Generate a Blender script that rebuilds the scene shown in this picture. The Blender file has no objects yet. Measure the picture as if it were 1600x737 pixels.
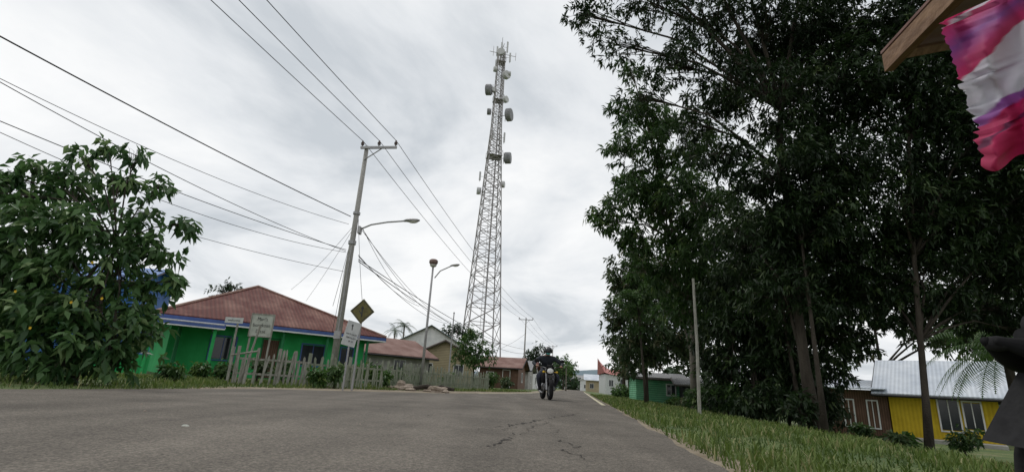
import bpy, math, random
import numpy as np
from mathutils import Vector, Matrix, Euler
random.seed(7)
S = bpy.context.scene
COL = S.collection
CH = 0.42
PITCH = math.radians(16.57); ROLL = math.radians(3.4)
cp, sp = math.cos(PITCH), math.sin(PITCH)
cr, sr = math.cos(ROLL), math.sin(ROLL)

# ------------------------------------------------------------ surveying helpers
def bearing(a, b):
    u = (a-800)/780; v = (368.5-b)/780
    w = u*sr+v*cr
    return (u*cr-v*sr)/(cp-w*sp), (sp+w*cp)/(cp-w*sp)
def at(a, b, Y):
    x, z = bearing(a, b)
    return Vector((x*Y, Y, CH+z*Y))
def on(a, Y, z=0.0):
    u = (a-800)/780; t = (z-CH)/Y
    w = (t*cp-sp)/(cp+t*sp)
    v = (w-u*sr)/cr
    return Vector(((u*cr-v*sr)/(cp-w*sp)*Y, Y, z))
DX, DY = 0.145, 0.9894      # road direction
def rd(lat, s, z=0.0):
    return Vector((lat*DY+s*DX, -lat*DX+s*DY, z))
def lat_of(x, y): return x*DY-y*DX
def sstep(t):
    t = np.clip(t, 0, 1); return t*t*(3-2*t)
def gz(lat, s=0):
    return -1.0*sstep((np.asarray(lat, float)-1.6)/12.0)
def gzp(x, y): return float(gz(lat_of(x, y)))
LE = ([-40, 0, 11, 14, 18, 31, 600], [-7.4, -7.2, -7.25, -6.2, -4.6, -3.2, -3.2])
def ledge(s): return np.interp(s, LE[0], LE[1])
REDGE = 0.86

# ------------------------------------------------------------ materials
def nodes_of(name):
    m = bpy.data.materials.new(name); m.use_nodes = True
    nt = m.node_tree
    return m, nt, nt.nodes['Principled BSDF']
def M(name, c1, c2=None, scale=5, rough=.8, bump=0, bscale=None, metal=0, stretch=(1, 1, 1), detail=6,
      wave=None, wscale=6, wdepth=.3, lo=.35, hi=.65, spec=.3):
    m, nt, b = nodes_of(name)
    b.inputs['Roughness'].default_value = rough
    b.inputs['Metallic'].default_value = metal
    b.inputs['Specular IOR Level'].default_value = spec
    if c2 is None: c2 = tuple(x*.75 for x in c1)
    tc = nt.nodes.new('ShaderNodeTexCoord'); mp = nt.nodes.new('ShaderNodeMapping')
    mp.inputs['Scale'].default_value = stretch
    nt.links.new(tc.outputs['Object'], mp.inputs['Vector'])
    n = nt.nodes.new('ShaderNodeTexNoise'); n.inputs['Scale'].default_value = scale; n.inputs['Detail'].default_value = detail
    n.inputs['Roughness'].default_value = .65
    nt.links.new(mp.outputs[0], n.inputs['Vector'])
    r = nt.nodes.new('ShaderNodeValToRGB')
    r.color_ramp.elements[0].position = lo; r.color_ramp.elements[1].position = hi
    r.color_ramp.elements[0].color = (*c1, 1); r.color_ramp.elements[1].color = (*c2, 1)
    nt.links.new(n.outputs['Fac'], r.inputs['Fac'])
    col = r.outputs['Color']; hgt = None
    if wave:
        wv = nt.nodes.new('ShaderNodeTexWave'); wv.bands_direction = wave; wv.inputs['Scale'].default_value = wscale
        wv.inputs['Distortion'].default_value = 0.15
        nt.links.new(tc.outputs['Object'], wv.inputs['Vector'])
        mx = nt.nodes.new('ShaderNodeMix'); mx.data_type = 'RGBA'; mx.blend_type = 'MULTIPLY'; mx.inputs[0].default_value = wdepth
        nt.links.new(col, mx.inputs[6]); nt.links.new(wv.outputs['Color'], mx.inputs[7])
        col = mx.outputs[2]; hgt = wv.outputs['Fac']
    nt.links.new(col, b.inputs['Base Color'])
    if bump or hgt is not None:
        bp = nt.nodes.new('ShaderNodeBump'); bp.inputs['Strength'].default_value = bump if bump else .4
        bp.inputs['Distance'].default_value = .03
        if hgt is not None: nt.links.new(hgt, bp.inputs['Height'])
        else:
            n2 = nt.nodes.new('ShaderNodeTexNoise'); n2.inputs['Scale'].default_value = bscale or scale*4; n2.inputs['Detail'].default_value = 5
            nt.links.new(tc.outputs['Object'], n2.inputs['Vector']); nt.links.new(n2.outputs['Fac'], bp.inputs['Height'])
        nt.links.new(bp.outputs[0], b.inputs['Normal'])
    return m

def leafmat(name, dark, light, tip, rough=.5, trans=.22):
    m, nt, b = nodes_of(name)
    b.inputs['Roughness'].default_value = rough; b.inputs['Specular IOR Level'].default_value = .35
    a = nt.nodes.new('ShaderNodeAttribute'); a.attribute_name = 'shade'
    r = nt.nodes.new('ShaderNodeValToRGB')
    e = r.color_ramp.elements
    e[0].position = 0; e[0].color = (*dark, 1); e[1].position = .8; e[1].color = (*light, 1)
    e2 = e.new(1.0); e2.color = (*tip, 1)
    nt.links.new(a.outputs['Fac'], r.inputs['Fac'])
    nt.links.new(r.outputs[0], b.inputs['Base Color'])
    t = nt.nodes.new('ShaderNodeBsdfTranslucent'); nt.links.new(r.outputs[0], t.inputs['Color'])
    mx = nt.nodes.new('ShaderNodeMixShader'); mx.inputs[0].default_value = trans
    nt.links.new(b.outputs[0], mx.inputs[1]); nt.links.new(t.outputs[0], mx.inputs[2])
    nt.links.new(mx.outputs[0], nt.nodes['Material Output'].inputs['Surface'])
    return m

m_conc = M('concrete_pole', (.27, .26, .24), (.36, .35, .33), 8, .85, .2)
m_steel = M('galvanised_steel', (.30, .30, .31), (.42, .41, .41), 3, .5, metal=.4)
m_towersteel = M('tower_steel', (.24, .23, .235), (.40, .37, .37), .4, .6, metal=.1)
m_dish = M('dish_cover', (.16, .16, .17), (.28, .28, .29), 2, .6)
m_dishw = M('antenna_shell', (.45, .45, .45), (.55, .55, .55), 2, .5)
m_lantern = M('lantern_rust', (.14, .09, .08), (.24, .17, .15), 6, .7)
m_black = M('black_rubber', (.012, .012, .013), (.022, .022, .023), 20, .8, spec=.15)
m_cable = M('cable_sheath', (.02, .02, .022), (.035, .035, .035), 4, .6)
m_ceramic = M('insulator_ceramic', (.06, .035, .03), (.09, .06, .05), 5, .25)
m_lampglass = M('lamp_glass', (.55, .55, .5), (.65, .65, .6), 5, .2)
m_wood = M('weathered_wood', (.17, .165, .14), (.38, .37, .33), 6, .9, .4, stretch=(4, 4, .6))
m_woodb = M('brown_plank', (.12, .06, .028), (.24, .14, .075), 5, .7, .3, stretch=(6, .8, 6))
m_mossy = M('mossy_wood', (.15, .18, .12), (.33, .34, .28), 5, .9, .4, stretch=(4, 4, .6))
m_rust = M('rusty_red_roof', (.10, .022, .017), (.26, .14, .11), .55, .75, detail=12, wave='X', wscale=1.6, wdepth=.30, lo=.44, hi=.70)
m_roofbrown = M('brown_roof', (.15, .07, .055), (.27, .17, .145), .8, .75, wave='Y', wscale=2.0, wdepth=.2)
m_roofgrey = M('grey_zinc_roof', (.20, .20, .21), (.36, .36, .36), .8, .6, wave='X', wscale=2.5, wdepth=.2)
m_roofteal = M('teal_roof', (.06, .20, .21), (.10, .27, .27), .8, .5, wave='Y', wscale=2.5, wdepth=.2)
m_roofblue = M('blue_roof', (.02, .10, .33), (.03, .14, .40), .8, .5, wave='Y', wscale=2.5, wdepth=.2)
m_roofwhite = M('pale_zinc_roof', (.44, .49, .56), (.62, .66, .71), .8, .45, wave='X', wscale=1.9, wdepth=.2, detail=9)
m_roofrose = M('rose_roof', (.36, .12, .11), (.44, .20, .18), 1, .6)
m_green = M('green_paint', (.018, .29, .075), (.035, .40, .12), .9, .75, .1, detail=9)
m_greend = M('dark_green_paint', (.015, .15, .05), (.025, .20, .08), 1.5, .7, .1)
m_blue = M('blue_trim', (.05, .09, .26), (.07, .12, .32), 3, .6)
m_white = M('white_paint', (.58, .59, .59), (.73, .73, .72), 2, .6)
m_cream = M('cream_boards', (.40, .33, .21), (.50, .42, .27), 1, .8, wave='Z', wscale=2.2, wdepth=.3)
m_grey = M('grey_render', (.28, .27, .25), (.40, .39, .37), 1.5, .9, .2)
m_yellow = M('yellow_boards', (.50, .35, .014), (.66, .48, .03), .9, .7, wave='X', wscale=2.0, wdepth=.14, detail=9)
m_brownw = M('brown_boards', (.10, .055, .035), (.16, .09, .06), 1.5, .7, wave='X', wscale=3, wdepth=.4)
m_greenw = M('green_boards', (.10, .36, .19), (.20, .47, .28), 1.5, .8, wave='Z', wscale=2.5, wdepth=.4)
m_dark = M('painted_shade_and_trim', (.012, .012, .014), (.02, .02, .022), 2, .5)  # near-black: painted shade on the lean-to walls, also plain dark fascia
m_darkwood = M('dark_timber_edge', (.05, .045, .04), (.10, .09, .08), 2, .8)
m_glass = M('dark_glass', (.02, .025, .03), (.03, .035, .04), 2, .12, spec=.6)
m_signy = M('sign_yellow', (.10, .09, .042), (.18, .155, .055), 7, .8)
m_signw = M('sign_white', (.45, .47, .47), (.58, .59, .58), 5, .6)
m_signwd = M('sign_weathered', (.34, .36, .32), (.50, .51, .46), 6, .8)
m_ink = M('black_lettering', (.03, .03, .03), (.07, .07, .07), 6, .7)
m_bark = M('tree_bark', (.03, .024, .019), (.065, .054, .043), 7, .95, .6, stretch=(1, 1, .25))
m_barkg = M('pale_bark', (.13, .115, .095), (.22, .20, .17), 7, .95, .5, stretch=(1, 1, .25))
m_rock = M('rock', (.20, .16, .12), (.36, .30, .25), 4, .95, .6)
m_jacket = M('dark_jacket', (.012, .016, .022), (.03, .035, .045), 9, .75, .2)
m_trouser = M('dark_trousers', (.03, .035, .05), (.055, .06, .08), 9, .85, .2)
m_skin = M('skin', (.30, .17, .11), (.36, .21, .14), 6, .55)
m_helmet = M('helmet_shell', (.01, .012, .014), (.02, .022, .024), 5, .2, spec=.6)
m_mask = M('mask_cloth', (.10, .42, .42), (.14, .48, .47), 8, .8)
m_chrome = M('motorcycle_metal', (.22, .22, .23), (.34, .34, .34), 8, .4, metal=.7)
m_bikepaint = M('motorcycle_paint', (.008, .008, .009), (.014, .014, .015), 5, .75, spec=.12)
m_bikered = M('motorcycle_red', (.35, .02, .02), (.4, .03, .03), 5, .3)
m_head = M('headlight_glass', (.7, .7, .68), (.8, .8, .78), 5, .1)
m_petal = M('yellow_petal', (.55, .36, .02), (.65, .42, .03), 5, .6)
L_mango = leafmat('mango_leaves', (.024, .062, .016), (.085, .160, .042), (.14, .20, .06), trans=.32)
L_dark = leafmat('dark_leaves', (.010, .023, .008), (.034, .066, .020), (.075, .11, .04), trans=.25)
L_olive = leafmat('olive_leaves', (.028, .058, .020), (.09, .130, .052), (.18, .17, .10), trans=.32)
L_fresh = leafmat('fresh_leaves', (.032, .080, .018), (.085, .17, .036), (.16, .22, .055), trans=.3)
L_bush = leafmat('broad_leaves', (.026, .072, .022), (.105, .20, .065), (.20, .29, .12), rough=.42, trans=.35)
L_far = leafmat('distant_leaves', (.022, .045, .022), (.055, .095, .042), (.09, .13, .06))
L_grass = leafmat('grass_blades', (.035, .066, .012), (.120, .175, .037), (.27, .26, .12), rough=.7, trans=.3)

# ------------------------------------------------------------ mesh builder
class MB:
    def __init__(s): s.v = []; s.f = []; s.m = []
    def add(s, vs, fs, mi=0):
        o = len(s.v); s.v += [tuple(x) for x in vs]
        s.f += [tuple(i+o for i in f) for f in fs]; s.m += [mi]*len(fs); return s
    def box(s, c, size, R=None, mi=0):
        hx, hy, hz = [x/2 for x in size]; c = Vector(c)
        vs = [Vector((x, y, z)) for x in (-hx, hx) for y in (-hy, hy) for z in (-hz, hz)]
        if R is not None: vs = [R @ v for v in vs]
        return s.add([v+c for v in vs], [(0, 1, 3, 2), (4, 6, 7, 5), (0, 4, 5, 1), (2, 3, 7, 6), (0, 2, 6, 4), (1, 5, 7, 3)], mi)
    def tube(s, pts, rad, n=8, mi=0, cap=True):
        pts = [Vector(p) for p in pts]
        if not hasattr(rad, '__len__'): rad = [rad]*len(pts)
        vs = []; k = len(pts)
        t0 = (pts[-1]-pts[0]).normalized()
        ref = Vector((0, 0, 1)) if abs(t0.z) < .8 else Vector((1, 0, 0))
        for i, p in enumerate(pts):
            t = (pts[min(i+1, k-1)]-pts[max(i-1, 0)])
            t = t.normalized() if t.length > 1e-9 else t0
            a = t.cross(ref)
            if a.length < 1e-4: a = t.cross(Vector((0, 1, 0)))
            a.normalize(); b = t.cross(a)
            for j in range(n):
                q = 2*math.pi*j/n
                vs.append(p+(a*math.cos(q)+b*math.sin(q))*rad[i])
        fs = [(i*n+j, i*n+(j+1) % n, (i+1)*n+(j+1) % n, (i+1)*n+j) for i in range(k-1) for j in range(n)]
        if cap: fs += [tuple(range(n-1, -1, -1)), tuple(range((k-1)*n, k*n))]
        return s.add(vs, fs, mi)
    def torus(s, c, R, r, axis='X', n1=24, n2=8, mi=0):
        vs = []
        for i in range(n1):
            a = 2*math.pi*i/n1
            for j in range(n2):
                b = 2*math.pi*j/n2
                q = R+r*math.cos(b); h = r*math.sin(b)
                p = {'X': (h, q*math.cos(a), q*math.sin(a)), 'Y': (q*math.cos(a), h, q*math.sin(a)), 'Z': (q*math.cos(a), q*math.sin(a), h)}[axis]
                vs.append(Vector(p)+Vector(c))
        fs = [(i*n2+j, ((i+1) % n1)*n2+j, ((i+1) % n1)*n2+(j+1) % n2, i*n2+(j+1) % n2) for i in range(n1) for j in range(n2)]
        return s.add(vs, fs, mi)
    def ball(s, c, r, nu=12, nv=8, R=None, mi=0, v0=0.0, v1=1.0):
        if not hasattr(r, '__len__'): r = (r, r, r)
        vs = []
        for i in range(nv+1):
            th = math.pi*(v0+(v1-v0)*i/nv)
            for j in range(nu):
                ph = 2*math.pi*j/nu
                p = Vector((r[0]*math.sin(th)*math.cos(ph), r[1]*math.sin(th)*math.sin(ph), r[2]*math.cos(th)))
                if R is not None: p = R @ p
                vs.append(p+Vector(c))
        fs = [(i*nu+j, (i+1)*nu+j, (i+1)*nu+(j+1) % nu, i*nu+(j+1) % nu) for i in range(nv) for j in range(nu)]
        return s.add(vs, fs, mi)
    def slab(s, poly, th, mi=0):
        poly = [Vector(p) for p in poly]; th = Vector(th); n = len(poly)
        vs = poly+[p+th for p in poly]
        fs = [tuple(range(n)), tuple(range(2*n-1, n-1, -1))]+[(i, n+i, n+(i+1) % n, (i+1) % n) for i in range(n)]
        return s.add(vs, fs, mi)
    def obj(s, name, mats, parent=None, origin=(0, 0, 0), smooth=False, label=None):
        me = bpy.data.meshes.new(name)
        o = Vector(origin)
        me.from_pydata([(x-o.x, y-o.y, z-o.z) for x, y, z in s.v], [], s.f)
        if not isinstance(mats, (list, tuple)): mats = [mats]
        for m in mats: me.materials.append(m)
        if len(mats) > 1: me.polygons.foreach_set('material_index', s.m)
        if smooth: me.polygons.foreach_set('use_smooth', [True]*len(s.f))
        me.validate(); me.update()
        ob = bpy.data.objects.new(name, me); COL.objects.link(ob)
        if parent is not None: ob.parent = parent
        elif any(origin): ob.location = o
        if label: ob['label'] = label
        return ob

def thing(name, loc, label, category, rz=0, group=None, kind=None):
    e = bpy.data.objects.new(name, None); COL.objects.link(e)
    e.location = loc; e.rotation_euler = (0, 0, rz); e.empty_display_size = .3
    e['label'] = label; e['category'] = category
    if group: e['group'] = group
    if kind: e['kind'] = kind
    return e
def tag(o, label=None, category=None, kind=None, group=None):
    if label: o['label'] = label
    if category: o['category'] = category
    if kind: o['kind'] = kind
    if group: o['group'] = group
    return o

def arrmesh(name, V, F, mat, shade=None):
    me = bpy.data.meshes.new(name)
    n, k = F.shape
    me.vertices.add(len(V)); me.vertices.foreach_set('co', V.astype(np.float32).ravel())
    me.loops.add(n*k); me.loops.foreach_set('vertex_index', F.astype(np.int32).ravel())
    me.polygons.add(n); me.polygons.foreach_set('loop_start', np.arange(0, n*k, k, dtype=np.int32))
    me.update(calc_edges=True)
    if shade is not None:
        at_ = me.attributes.new('shade', 'FLOAT', 'POINT'); at_.data.foreach_set('value', shade.astype(np.float32))
    me.materials.append(mat)
    ob = bpy.data.objects.new(name, me); COL.objects.link(ob)
    return ob

# ------------------------------------------------------------ foliage
def nrm(a): return a/np.maximum(np.linalg.norm(a, axis=-1, keepdims=True), 1e-9)
def leaf_arrays(C, O, k, L, Wd, droop, rng, shade):
    N = len(C)
    rnd = rng.normal(size=(N, k, 3))
    O = O[:, None, :]
    rad = nrm(rnd-(rnd*O).sum(-1, keepdims=True)*O)
    d = nrm(O*.45+rad*rng.uniform(.6, 1.1, (N, k, 1))+np.array([0, 0, -1.])*droop*rng.uniform(.4, 1.4, (N, k, 1)))
    side = nrm(np.cross(d, nrm(np.array([0, 0, 1.])+rng.normal(size=(N, k, 3))*.45)))
    up = np.cross(side, d)
    l = L*rng.uniform(.6, 1.15, (N, k, 1)); w = Wd*rng.uniform(.7, 1.1, (N, k, 1))
    b = C[:, None, :]+rng.normal(size=(N, k, 3))*L*.18
    p0 = b; p2 = b+d*l+np.array([0, 0, -1.])*l*.12
    m = b+d*l*.42+up*w*.22
    p1 = m+side*w*.5; p3 = m-side*w*.5
    V = np.stack([p0, p1, p2, p3], 2).reshape(-1, 3)
    base = np.arange(N*k)*4
    F = np.concatenate([np.stack([base, base+1, base+2], 1), np.stack([base, base+2, base+3], 1)])
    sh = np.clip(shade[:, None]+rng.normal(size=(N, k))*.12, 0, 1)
    return V, F, np.repeat(sh.ravel(), 4)

def crown_and_limbs(lobes, trunk, k, L, Wd, layers, droop, rng, mb, limb_r, flat=.8, tipchance=.06, spread=.4, rmul=1.0):
    Cs, Os, Sh = [], [], []
    tp = [Vector(p) for p in trunk]
    for lb in lobes:
        c, R = lb[0], lb[1]; dn = lb[2] if len(lb) > 2 else 1.0
        R = R*(rmul if dn >= .9 else 1+(rmul-1)*.5)
        c = np.array(c)
        nsub = int(11+10*min(R, 2.5)); rs = R*spread
        tot = max(int(dn*layers*math.pi*R*R/(k*L*Wd*.5)), 6)
        dirs = nrm(rng.normal(size=(nsub, 3))); dirs[:, 2] *= flat
        sub = c+dirs*R*rng.uniform(.2, 1.0, (nsub, 1))**.8
        per = max(tot//nsub, 1)
        cbase = rng.uniform(.1, .9, nsub)
        for i in range(nsub):
            q = nrm(rng.normal(size=(per, 3)))*(rng.uniform(0, 1, (per, 1))**.5)*rs*rng.uniform(.6, 1.25)
            q[:, 2] *= .65
            P = sub[i]+q
            Cs.append(P); Os.append(nrm((P-c)*.5+q*1.2+rng.normal(size=(per, 3))*.2*R))
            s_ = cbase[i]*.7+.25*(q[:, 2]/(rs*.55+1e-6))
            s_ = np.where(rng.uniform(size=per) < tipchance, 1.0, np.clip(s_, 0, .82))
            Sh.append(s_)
        cv = Vector(c)
        best = tp[-1]
        for p in tp[1:]:
            if p.z < cv.z-R*.4: best = p
        mid = (best+cv)/2+Vector((0, 0, (cv-best).length*.12))+Vector(rng.normal(size=3))*R*.12
        r0 = limb_r*min(1, .45+R*.25)
        mb.tube([best, (best+mid)/2+Vector((0, 0, .05)), mid, cv], [r0, r0*.8, r0*.6, r0*.4], 6)
        for i in range(nsub):
            sv = Vector(sub[i]); m2 = (cv+sv)/2+Vector(rng.normal(size=3))*R*.12
            st = mid.lerp(cv, float(rng.uniform(.2, 1)))
            mb.tube([st, m2, sv], [r0*.32, r0*.2, r0*.07], 4, cap=False)
    C = np.concatenate(Cs); O = np.concatenate(Os); sh = np.concatenate(Sh)
    return leaf_arrays(C, O, k, L, Wd, droop, rng, sh)

def tree(name, label, cat, trunk, tr, lobes, L, Wd, k, layers, lm, bm=None, seed=1, droop=.5, limb=None, group=None, tip=.06, flat=.8, crown='crown', tname='trunk', spread=.4, rmul=1.0):
    rng = np.random.default_rng(seed)
    base = Vector(trunk[0])
    e = thing(name, base, label, cat, group=group)
    mb = MB()
    n = len(trunk)
    mb.tube(trunk, [tr*(1.25 if i == 0 else 1-.6*i/(n-1)) for i in range(n)], 9)
    for q in range(5):
        a = q*1.26+seed
        mb.tube([base+Vector((math.cos(a)*tr*1.9, math.sin(a)*tr*1.9, -.1)), base+Vector((math.cos(a)*tr*.9, math.sin(a)*tr*.9, tr*1.1)), base+Vector((0, 0, tr*3))], [tr*.3, tr*.4, tr*.3], 5)
    V, F, sh = crown_and_limbs(lobes, trunk, k, L, Wd, layers, droop, rng, mb, limb or tr*.5, tipchance=tip, flat=flat, spread=spread, rmul=rmul)
    mb.obj(tname, bm or m_bark, e, origin=base, smooth=True)
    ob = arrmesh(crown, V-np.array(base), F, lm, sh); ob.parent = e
    return e

def shrub(label, base, R, H, L, Wd, lm, seed, layers=3, cat='shrub', name='shrub', group=None):
    rng = np.random.default_rng(seed); base = Vector(base)
    lobes = []
    for i in range(5):
        a = rng.uniform(0, 6.28); rr = R*rng.uniform(.1, .6)
        lobes.append((base+Vector((math.cos(a)*rr, math.sin(a)*rr, H*rng.uniform(.35, .8))), R*rng.uniform(.45, .65)))
    return tree(name, label, cat, [base, base+Vector((0, 0, H*.25)), base+Vector((0.05, 0, H*.4))], .04, lobes, L, Wd, 6, layers, lm, seed=seed, limb=.025, tname='stem', crown='foliage', group=group)

def palm(name, label, base, H, fl, nf, lm, seed, lean=(0, 0), cat='palm tree', tr=.14, bm=None):
    rng = np.random.default_rng(seed); base = Vector(base)
    e = thing(name, base, label, cat)
    mb = MB()
    top = Vector((lean[0], lean[1], H))
    mb.tube([Vector((0, 0, -.2)), top*.35+Vector((0, 0, 0)), top*.7, top], [tr*1.3, tr, tr*.85, tr*.8], 8)
    mb.obj('trunk', bm or m_barkg, e, smooth=True)
    V = []; F = []; sh = []
    for i in range(nf):
        az = 6.283*i/nf+rng.uniform(-.2, .2); el = rng.uniform(-.1, 1.2)
        h = Vector((math.cos(az), math.sin(az), 0)); p = top.copy(); d = (h*math.cos(el)+Vector((0, 0, math.sin(el)))).normalized()
        seg = 16; st = fl/seg
        for q in range(seg):
            d = (d+Vector((0, 0, -.11))).normalized(); p2 = p+d*st
            side = d.cross(Vector((0, 0, 1))).normalized()
            ll = fl*.24*math.sin(math.pi*min(.97, (q+1.5)/seg*.85+.12))
            for sg in (-1, 1):
                for h2 in (0, .5):
                    o = len(V); b = p.lerp(p2, h2)
                    dd = (side*sg+d*.5+Vector((0, 0, -.35-rng.uniform(0, .3)))).normalized()
                    V += [b, b+d*st*.28, b+dd*ll]; F.append((o, o+1, o+2)); sh += [rng.uniform(.2, .8)]*3
            o = len(V); V += [p+side*.02, p-side*.02, p2]; F.append((o, o+1, o+2)); sh += [.9]*3
            p = p2
    ob = arrmesh('fronds', np.array([tuple(v) for v in V]), np.array(F), lm, np.array(sh)); ob.parent = e
    return e

# ------------------------------------------------------------ SKY / LIGHT
w = bpy.data.worlds.new('World'); S.world = w; w.use_nodes = True
nt = w.node_tree; bg = nt.nodes['Background']; bg.inputs['Strength'].default_value = .1
sky = nt.nodes.new('ShaderNodeTexSky'); sky.sky_type = 'NISHITA'; sky.sun_disc = False
SEL, SROT = math.radians(58), math.radians(-40)
sky.sun_elevation = SEL; sky.sun_rotation = SROT
tc = nt.nodes.new('ShaderNodeTexCoord'); sx = nt.nodes.new('ShaderNodeSeparateXYZ'); nt.links.new(tc.outputs['Generated'], sx.inputs[0])
def mth(op, a, b=None, clamp=False):
    n = nt.nodes.new('ShaderNodeMath'); n.operation = op; n.use_clamp = clamp
    for i, q in enumerate((a, b)):
        if q is None: continue
        if isinstance(q, (int, float)): n.inputs[i].default_value = q
        else: nt.links.new(q, n.inputs[i])
    return n.outputs[0]
zz = mth('ADD', mth('MAXIMUM', sx.outputs[2], 0.0), .22)
cx = nt.nodes.new('ShaderNodeCombineXYZ'); nt.links.new(mth('DIVIDE', sx.outputs[0], zz), cx.inputs[0]); nt.links.new(mth('DIVIDE', sx.outputs[1], zz), cx.inputs[1])
n1 = nt.nodes.new('ShaderNodeTexNoise'); n1.inputs['Scale'].default_value = 1.15; n1.inputs['Detail'].default_value = 10; n1.inputs['Roughness'].default_value = .56; n1.inputs['Distortion'].default_value = .45
mpn = nt.nodes.new('ShaderNodeMapping'); mpn.inputs['Location'].default_value = (5.3, 2.2, 0)
nt.links.new(cx.outputs[0], mpn.inputs[0]); nt.links.new(mpn.outputs[0], n1.inputs['Vector'])
rp = nt.nodes.new('ShaderNodeValToRGB'); e = rp.color_ramp.elements
e[0].position = .34; e[0].color = (.60, .64, .68, 1); e[1].position = .60; e[1].color = (.995, 1.0, 1.0, 1)
ee = e.new(.46); ee.color = (.82, .845, .87, 1)
nt.links.new(n1.outputs['Fac'], rp.inputs['Fac'])
vs = nt.nodes.new('ShaderNodeVectorMath'); vs.operation = 'SCALE'; vs.inputs['Scale'].default_value = 10
nt.links.new(rp.outputs[0], vs.inputs[0])
mx = nt.nodes.new('ShaderNodeMix'); mx.data_type = 'RGBA'; mx.inputs[0].default_value = .97
nt.links.new(sky.outputs[0], mx.inputs[6]); nt.links.new(vs.outputs[0], mx.inputs[7]); nt.links.new(mx.outputs[2], bg.inputs['Color'])
sl = bpy.data.lights.new('sun', 'SUN'); sl.energy = 1.2; sl.angle = math.radians(14); sl.color = (1, .97, .92)
so = bpy.data.objects.new('sun', sl); COL.objects.link(so)
sd = Vector((math.sin(SROT)*math.cos(SEL), math.cos(SROT)*math.cos(SEL), math.sin(SEL)))
so.rotation_euler = (-sd).to_track_quat('-Z', 'Y').to_euler()
S.view_settings.view_transform = 'Standard'; S.view_settings.look = 'None'; S.view_settings.exposure = 0

# ------------------------------------------------------------ CAMERA
cam = bpy.data.cameras.new('camera'); cam.sensor_width = 36; cam.lens = 780/1600*36; cam.clip_end = 6000; cam.clip_start = .05
co = bpy.data.objects.new('camera', cam); COL.objects.link(co); S.camera = co
Fv = Vector((0, cp, sp)); U0 = Vector((0, -sp, cp)); R0 = Vector((1, 0, 0))
Rv = R0*cr+U0*sr; Uv = U0*cr-R0*sr
co.matrix_world = Matrix(((Rv.x, Uv.x, -Fv.x, 0), (Rv.y, Uv.y, -Fv.y, 0), (Rv.z, Uv.z, -Fv.z, CH), (0, 0, 0, 1)))

# ------------------------------------------------------------ GROUND
m, nt2, b = nodes_of('ground_soil_and_turf')
tcg = nt2.nodes.new('ShaderNodeTexCoord')
na = nt2.nodes.new('ShaderNodeTexNoise'); na.inputs['Scale'].default_value = .7; na.inputs['Detail'].default_value = 9; na.inputs['Roughness'].default_value = .7
nb = nt2.nodes.new('ShaderNodeTexNoise'); nb.inputs['Scale'].default_value = 14; nb.inputs['Detail'].default_value = 6
for q in (na, nb): nt2.links.new(tcg.outputs['Object'], q.inputs['Vector'])
ra = nt2.nodes.new('ShaderNodeValToRGB'); ea = ra.color_ramp.elements
ea[0].position = .38; ea[0].color = (.05, .085, .02, 1); ea[1].position = .66; ea[1].color = (.17, .15, .08, 1)
eb = ea.new(.54); eb.color = (.085, .12, .03, 1)
nt2.links.new(na.outputs['Fac'], ra.inputs[0])
mm = nt2.nodes.new('ShaderNodeMix'); mm.data_type = 'RGBA'; mm.blend_type = 'OVERLAY'; mm.inputs[0].default_value = .7
nt2.links.new(ra.outputs[0], mm.inputs[6]); nt2.links.new(nb.outputs['Fac'], mm.inputs[7]); nt2.links.new(mm.outputs[2], b.inputs['Base Color'])
b.inputs['Roughness'].default_value = .95
bp = nt2.nodes.new('ShaderNodeBump'); bp.inputs['Strength'].default_value = .7; bp.inputs['Distance'].default_value = .04
nt2.links.new(nb.outputs['Fac'], bp.inputs['Height']); nt2.links.new(bp.outputs[0], b.inputs['Normal'])
m_ground = m
lats = sorted(set([-1500, -700, -300, -120, -60, -30, -20]+list(np.arange(-16, 20, .6))+[22, 26, 32, 45, 70, 120, 300, 700, 1500]))
ss = sorted(set([-300, -80, -30]+list(np.arange(-12, 60, 1.5))+[65, 75, 90, 120, 180, 300, 600, 1200, 2500]))
V = []
for s_ in ss:
    for l_ in lats:
        p = rd(l_, s_); V.append((p.x, p.y, float(gz(l_))))
nl = len(lats)
F = np.array([(i*nl+j, i*nl+j+1, (i+1)*nl+j+1, (i+1)*nl+j) for i in range(len(ss)-1) for j in range(nl-1)])
g = arrmesh('ground', np.array(V), F, m_ground); tag(g, 'grassy ground with bare soil patches', 'ground', 'structure')
g.data.polygons.foreach_set('use_smooth', [True]*len(F))

# asphalt
m, n3, b = nodes_of('asphalt')
tcg = n3.nodes.new('ShaderNodeTexCoord')
def nz(sc, det=6, rough=.6, vec=None):
    q = n3.nodes.new('ShaderNodeTexNoise'); q.inputs['Scale'].default_value = sc; q.inputs['Detail'].default_value = det; q.inputs['Roughness'].default_value = rough
    n3.links.new(vec or tcg.outputs['Object'], q.inputs['Vector']); return q
mpa = n3.nodes.new('ShaderNodeMapping'); mpa.inputs['Rotation'].default_value = (0, 0, .145); mpa.inputs['Scale'].default_value = (1, .12, 1)
n3.links.new(tcg.outputs['Object'], mpa.inputs[0])
big = nz(.9, 8, .66); streak = nz(1.3, 5, .5, mpa.outputs[0]); fine = nz(60, 4, .75)
vo = n3.nodes.new('ShaderNodeTexVoronoi'); vo.inputs['Scale'].default_value = 80; n3.links.new(tcg.outputs['Object'], vo.inputs['Vector'])
r1 = n3.nodes.new('ShaderNodeValToRGB'); q = r1.color_ramp.elements
q[0].position = .38; q[0].color = (.110, .100, .088, 1); q[1].position = .64; q[1].color = (.205, .186, .163, 1)
ad = n3.nodes.new('ShaderNodeMix'); ad.data_type = 'FLOAT'; ad.inputs[0].default_value = .5
n3.links.new(big.outputs['Fac'], ad.inputs[2]); n3.links.new(streak.outputs['Fac'], ad.inputs[3]); n3.links.new(ad.outputs[0], r1.inputs[0])
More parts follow.
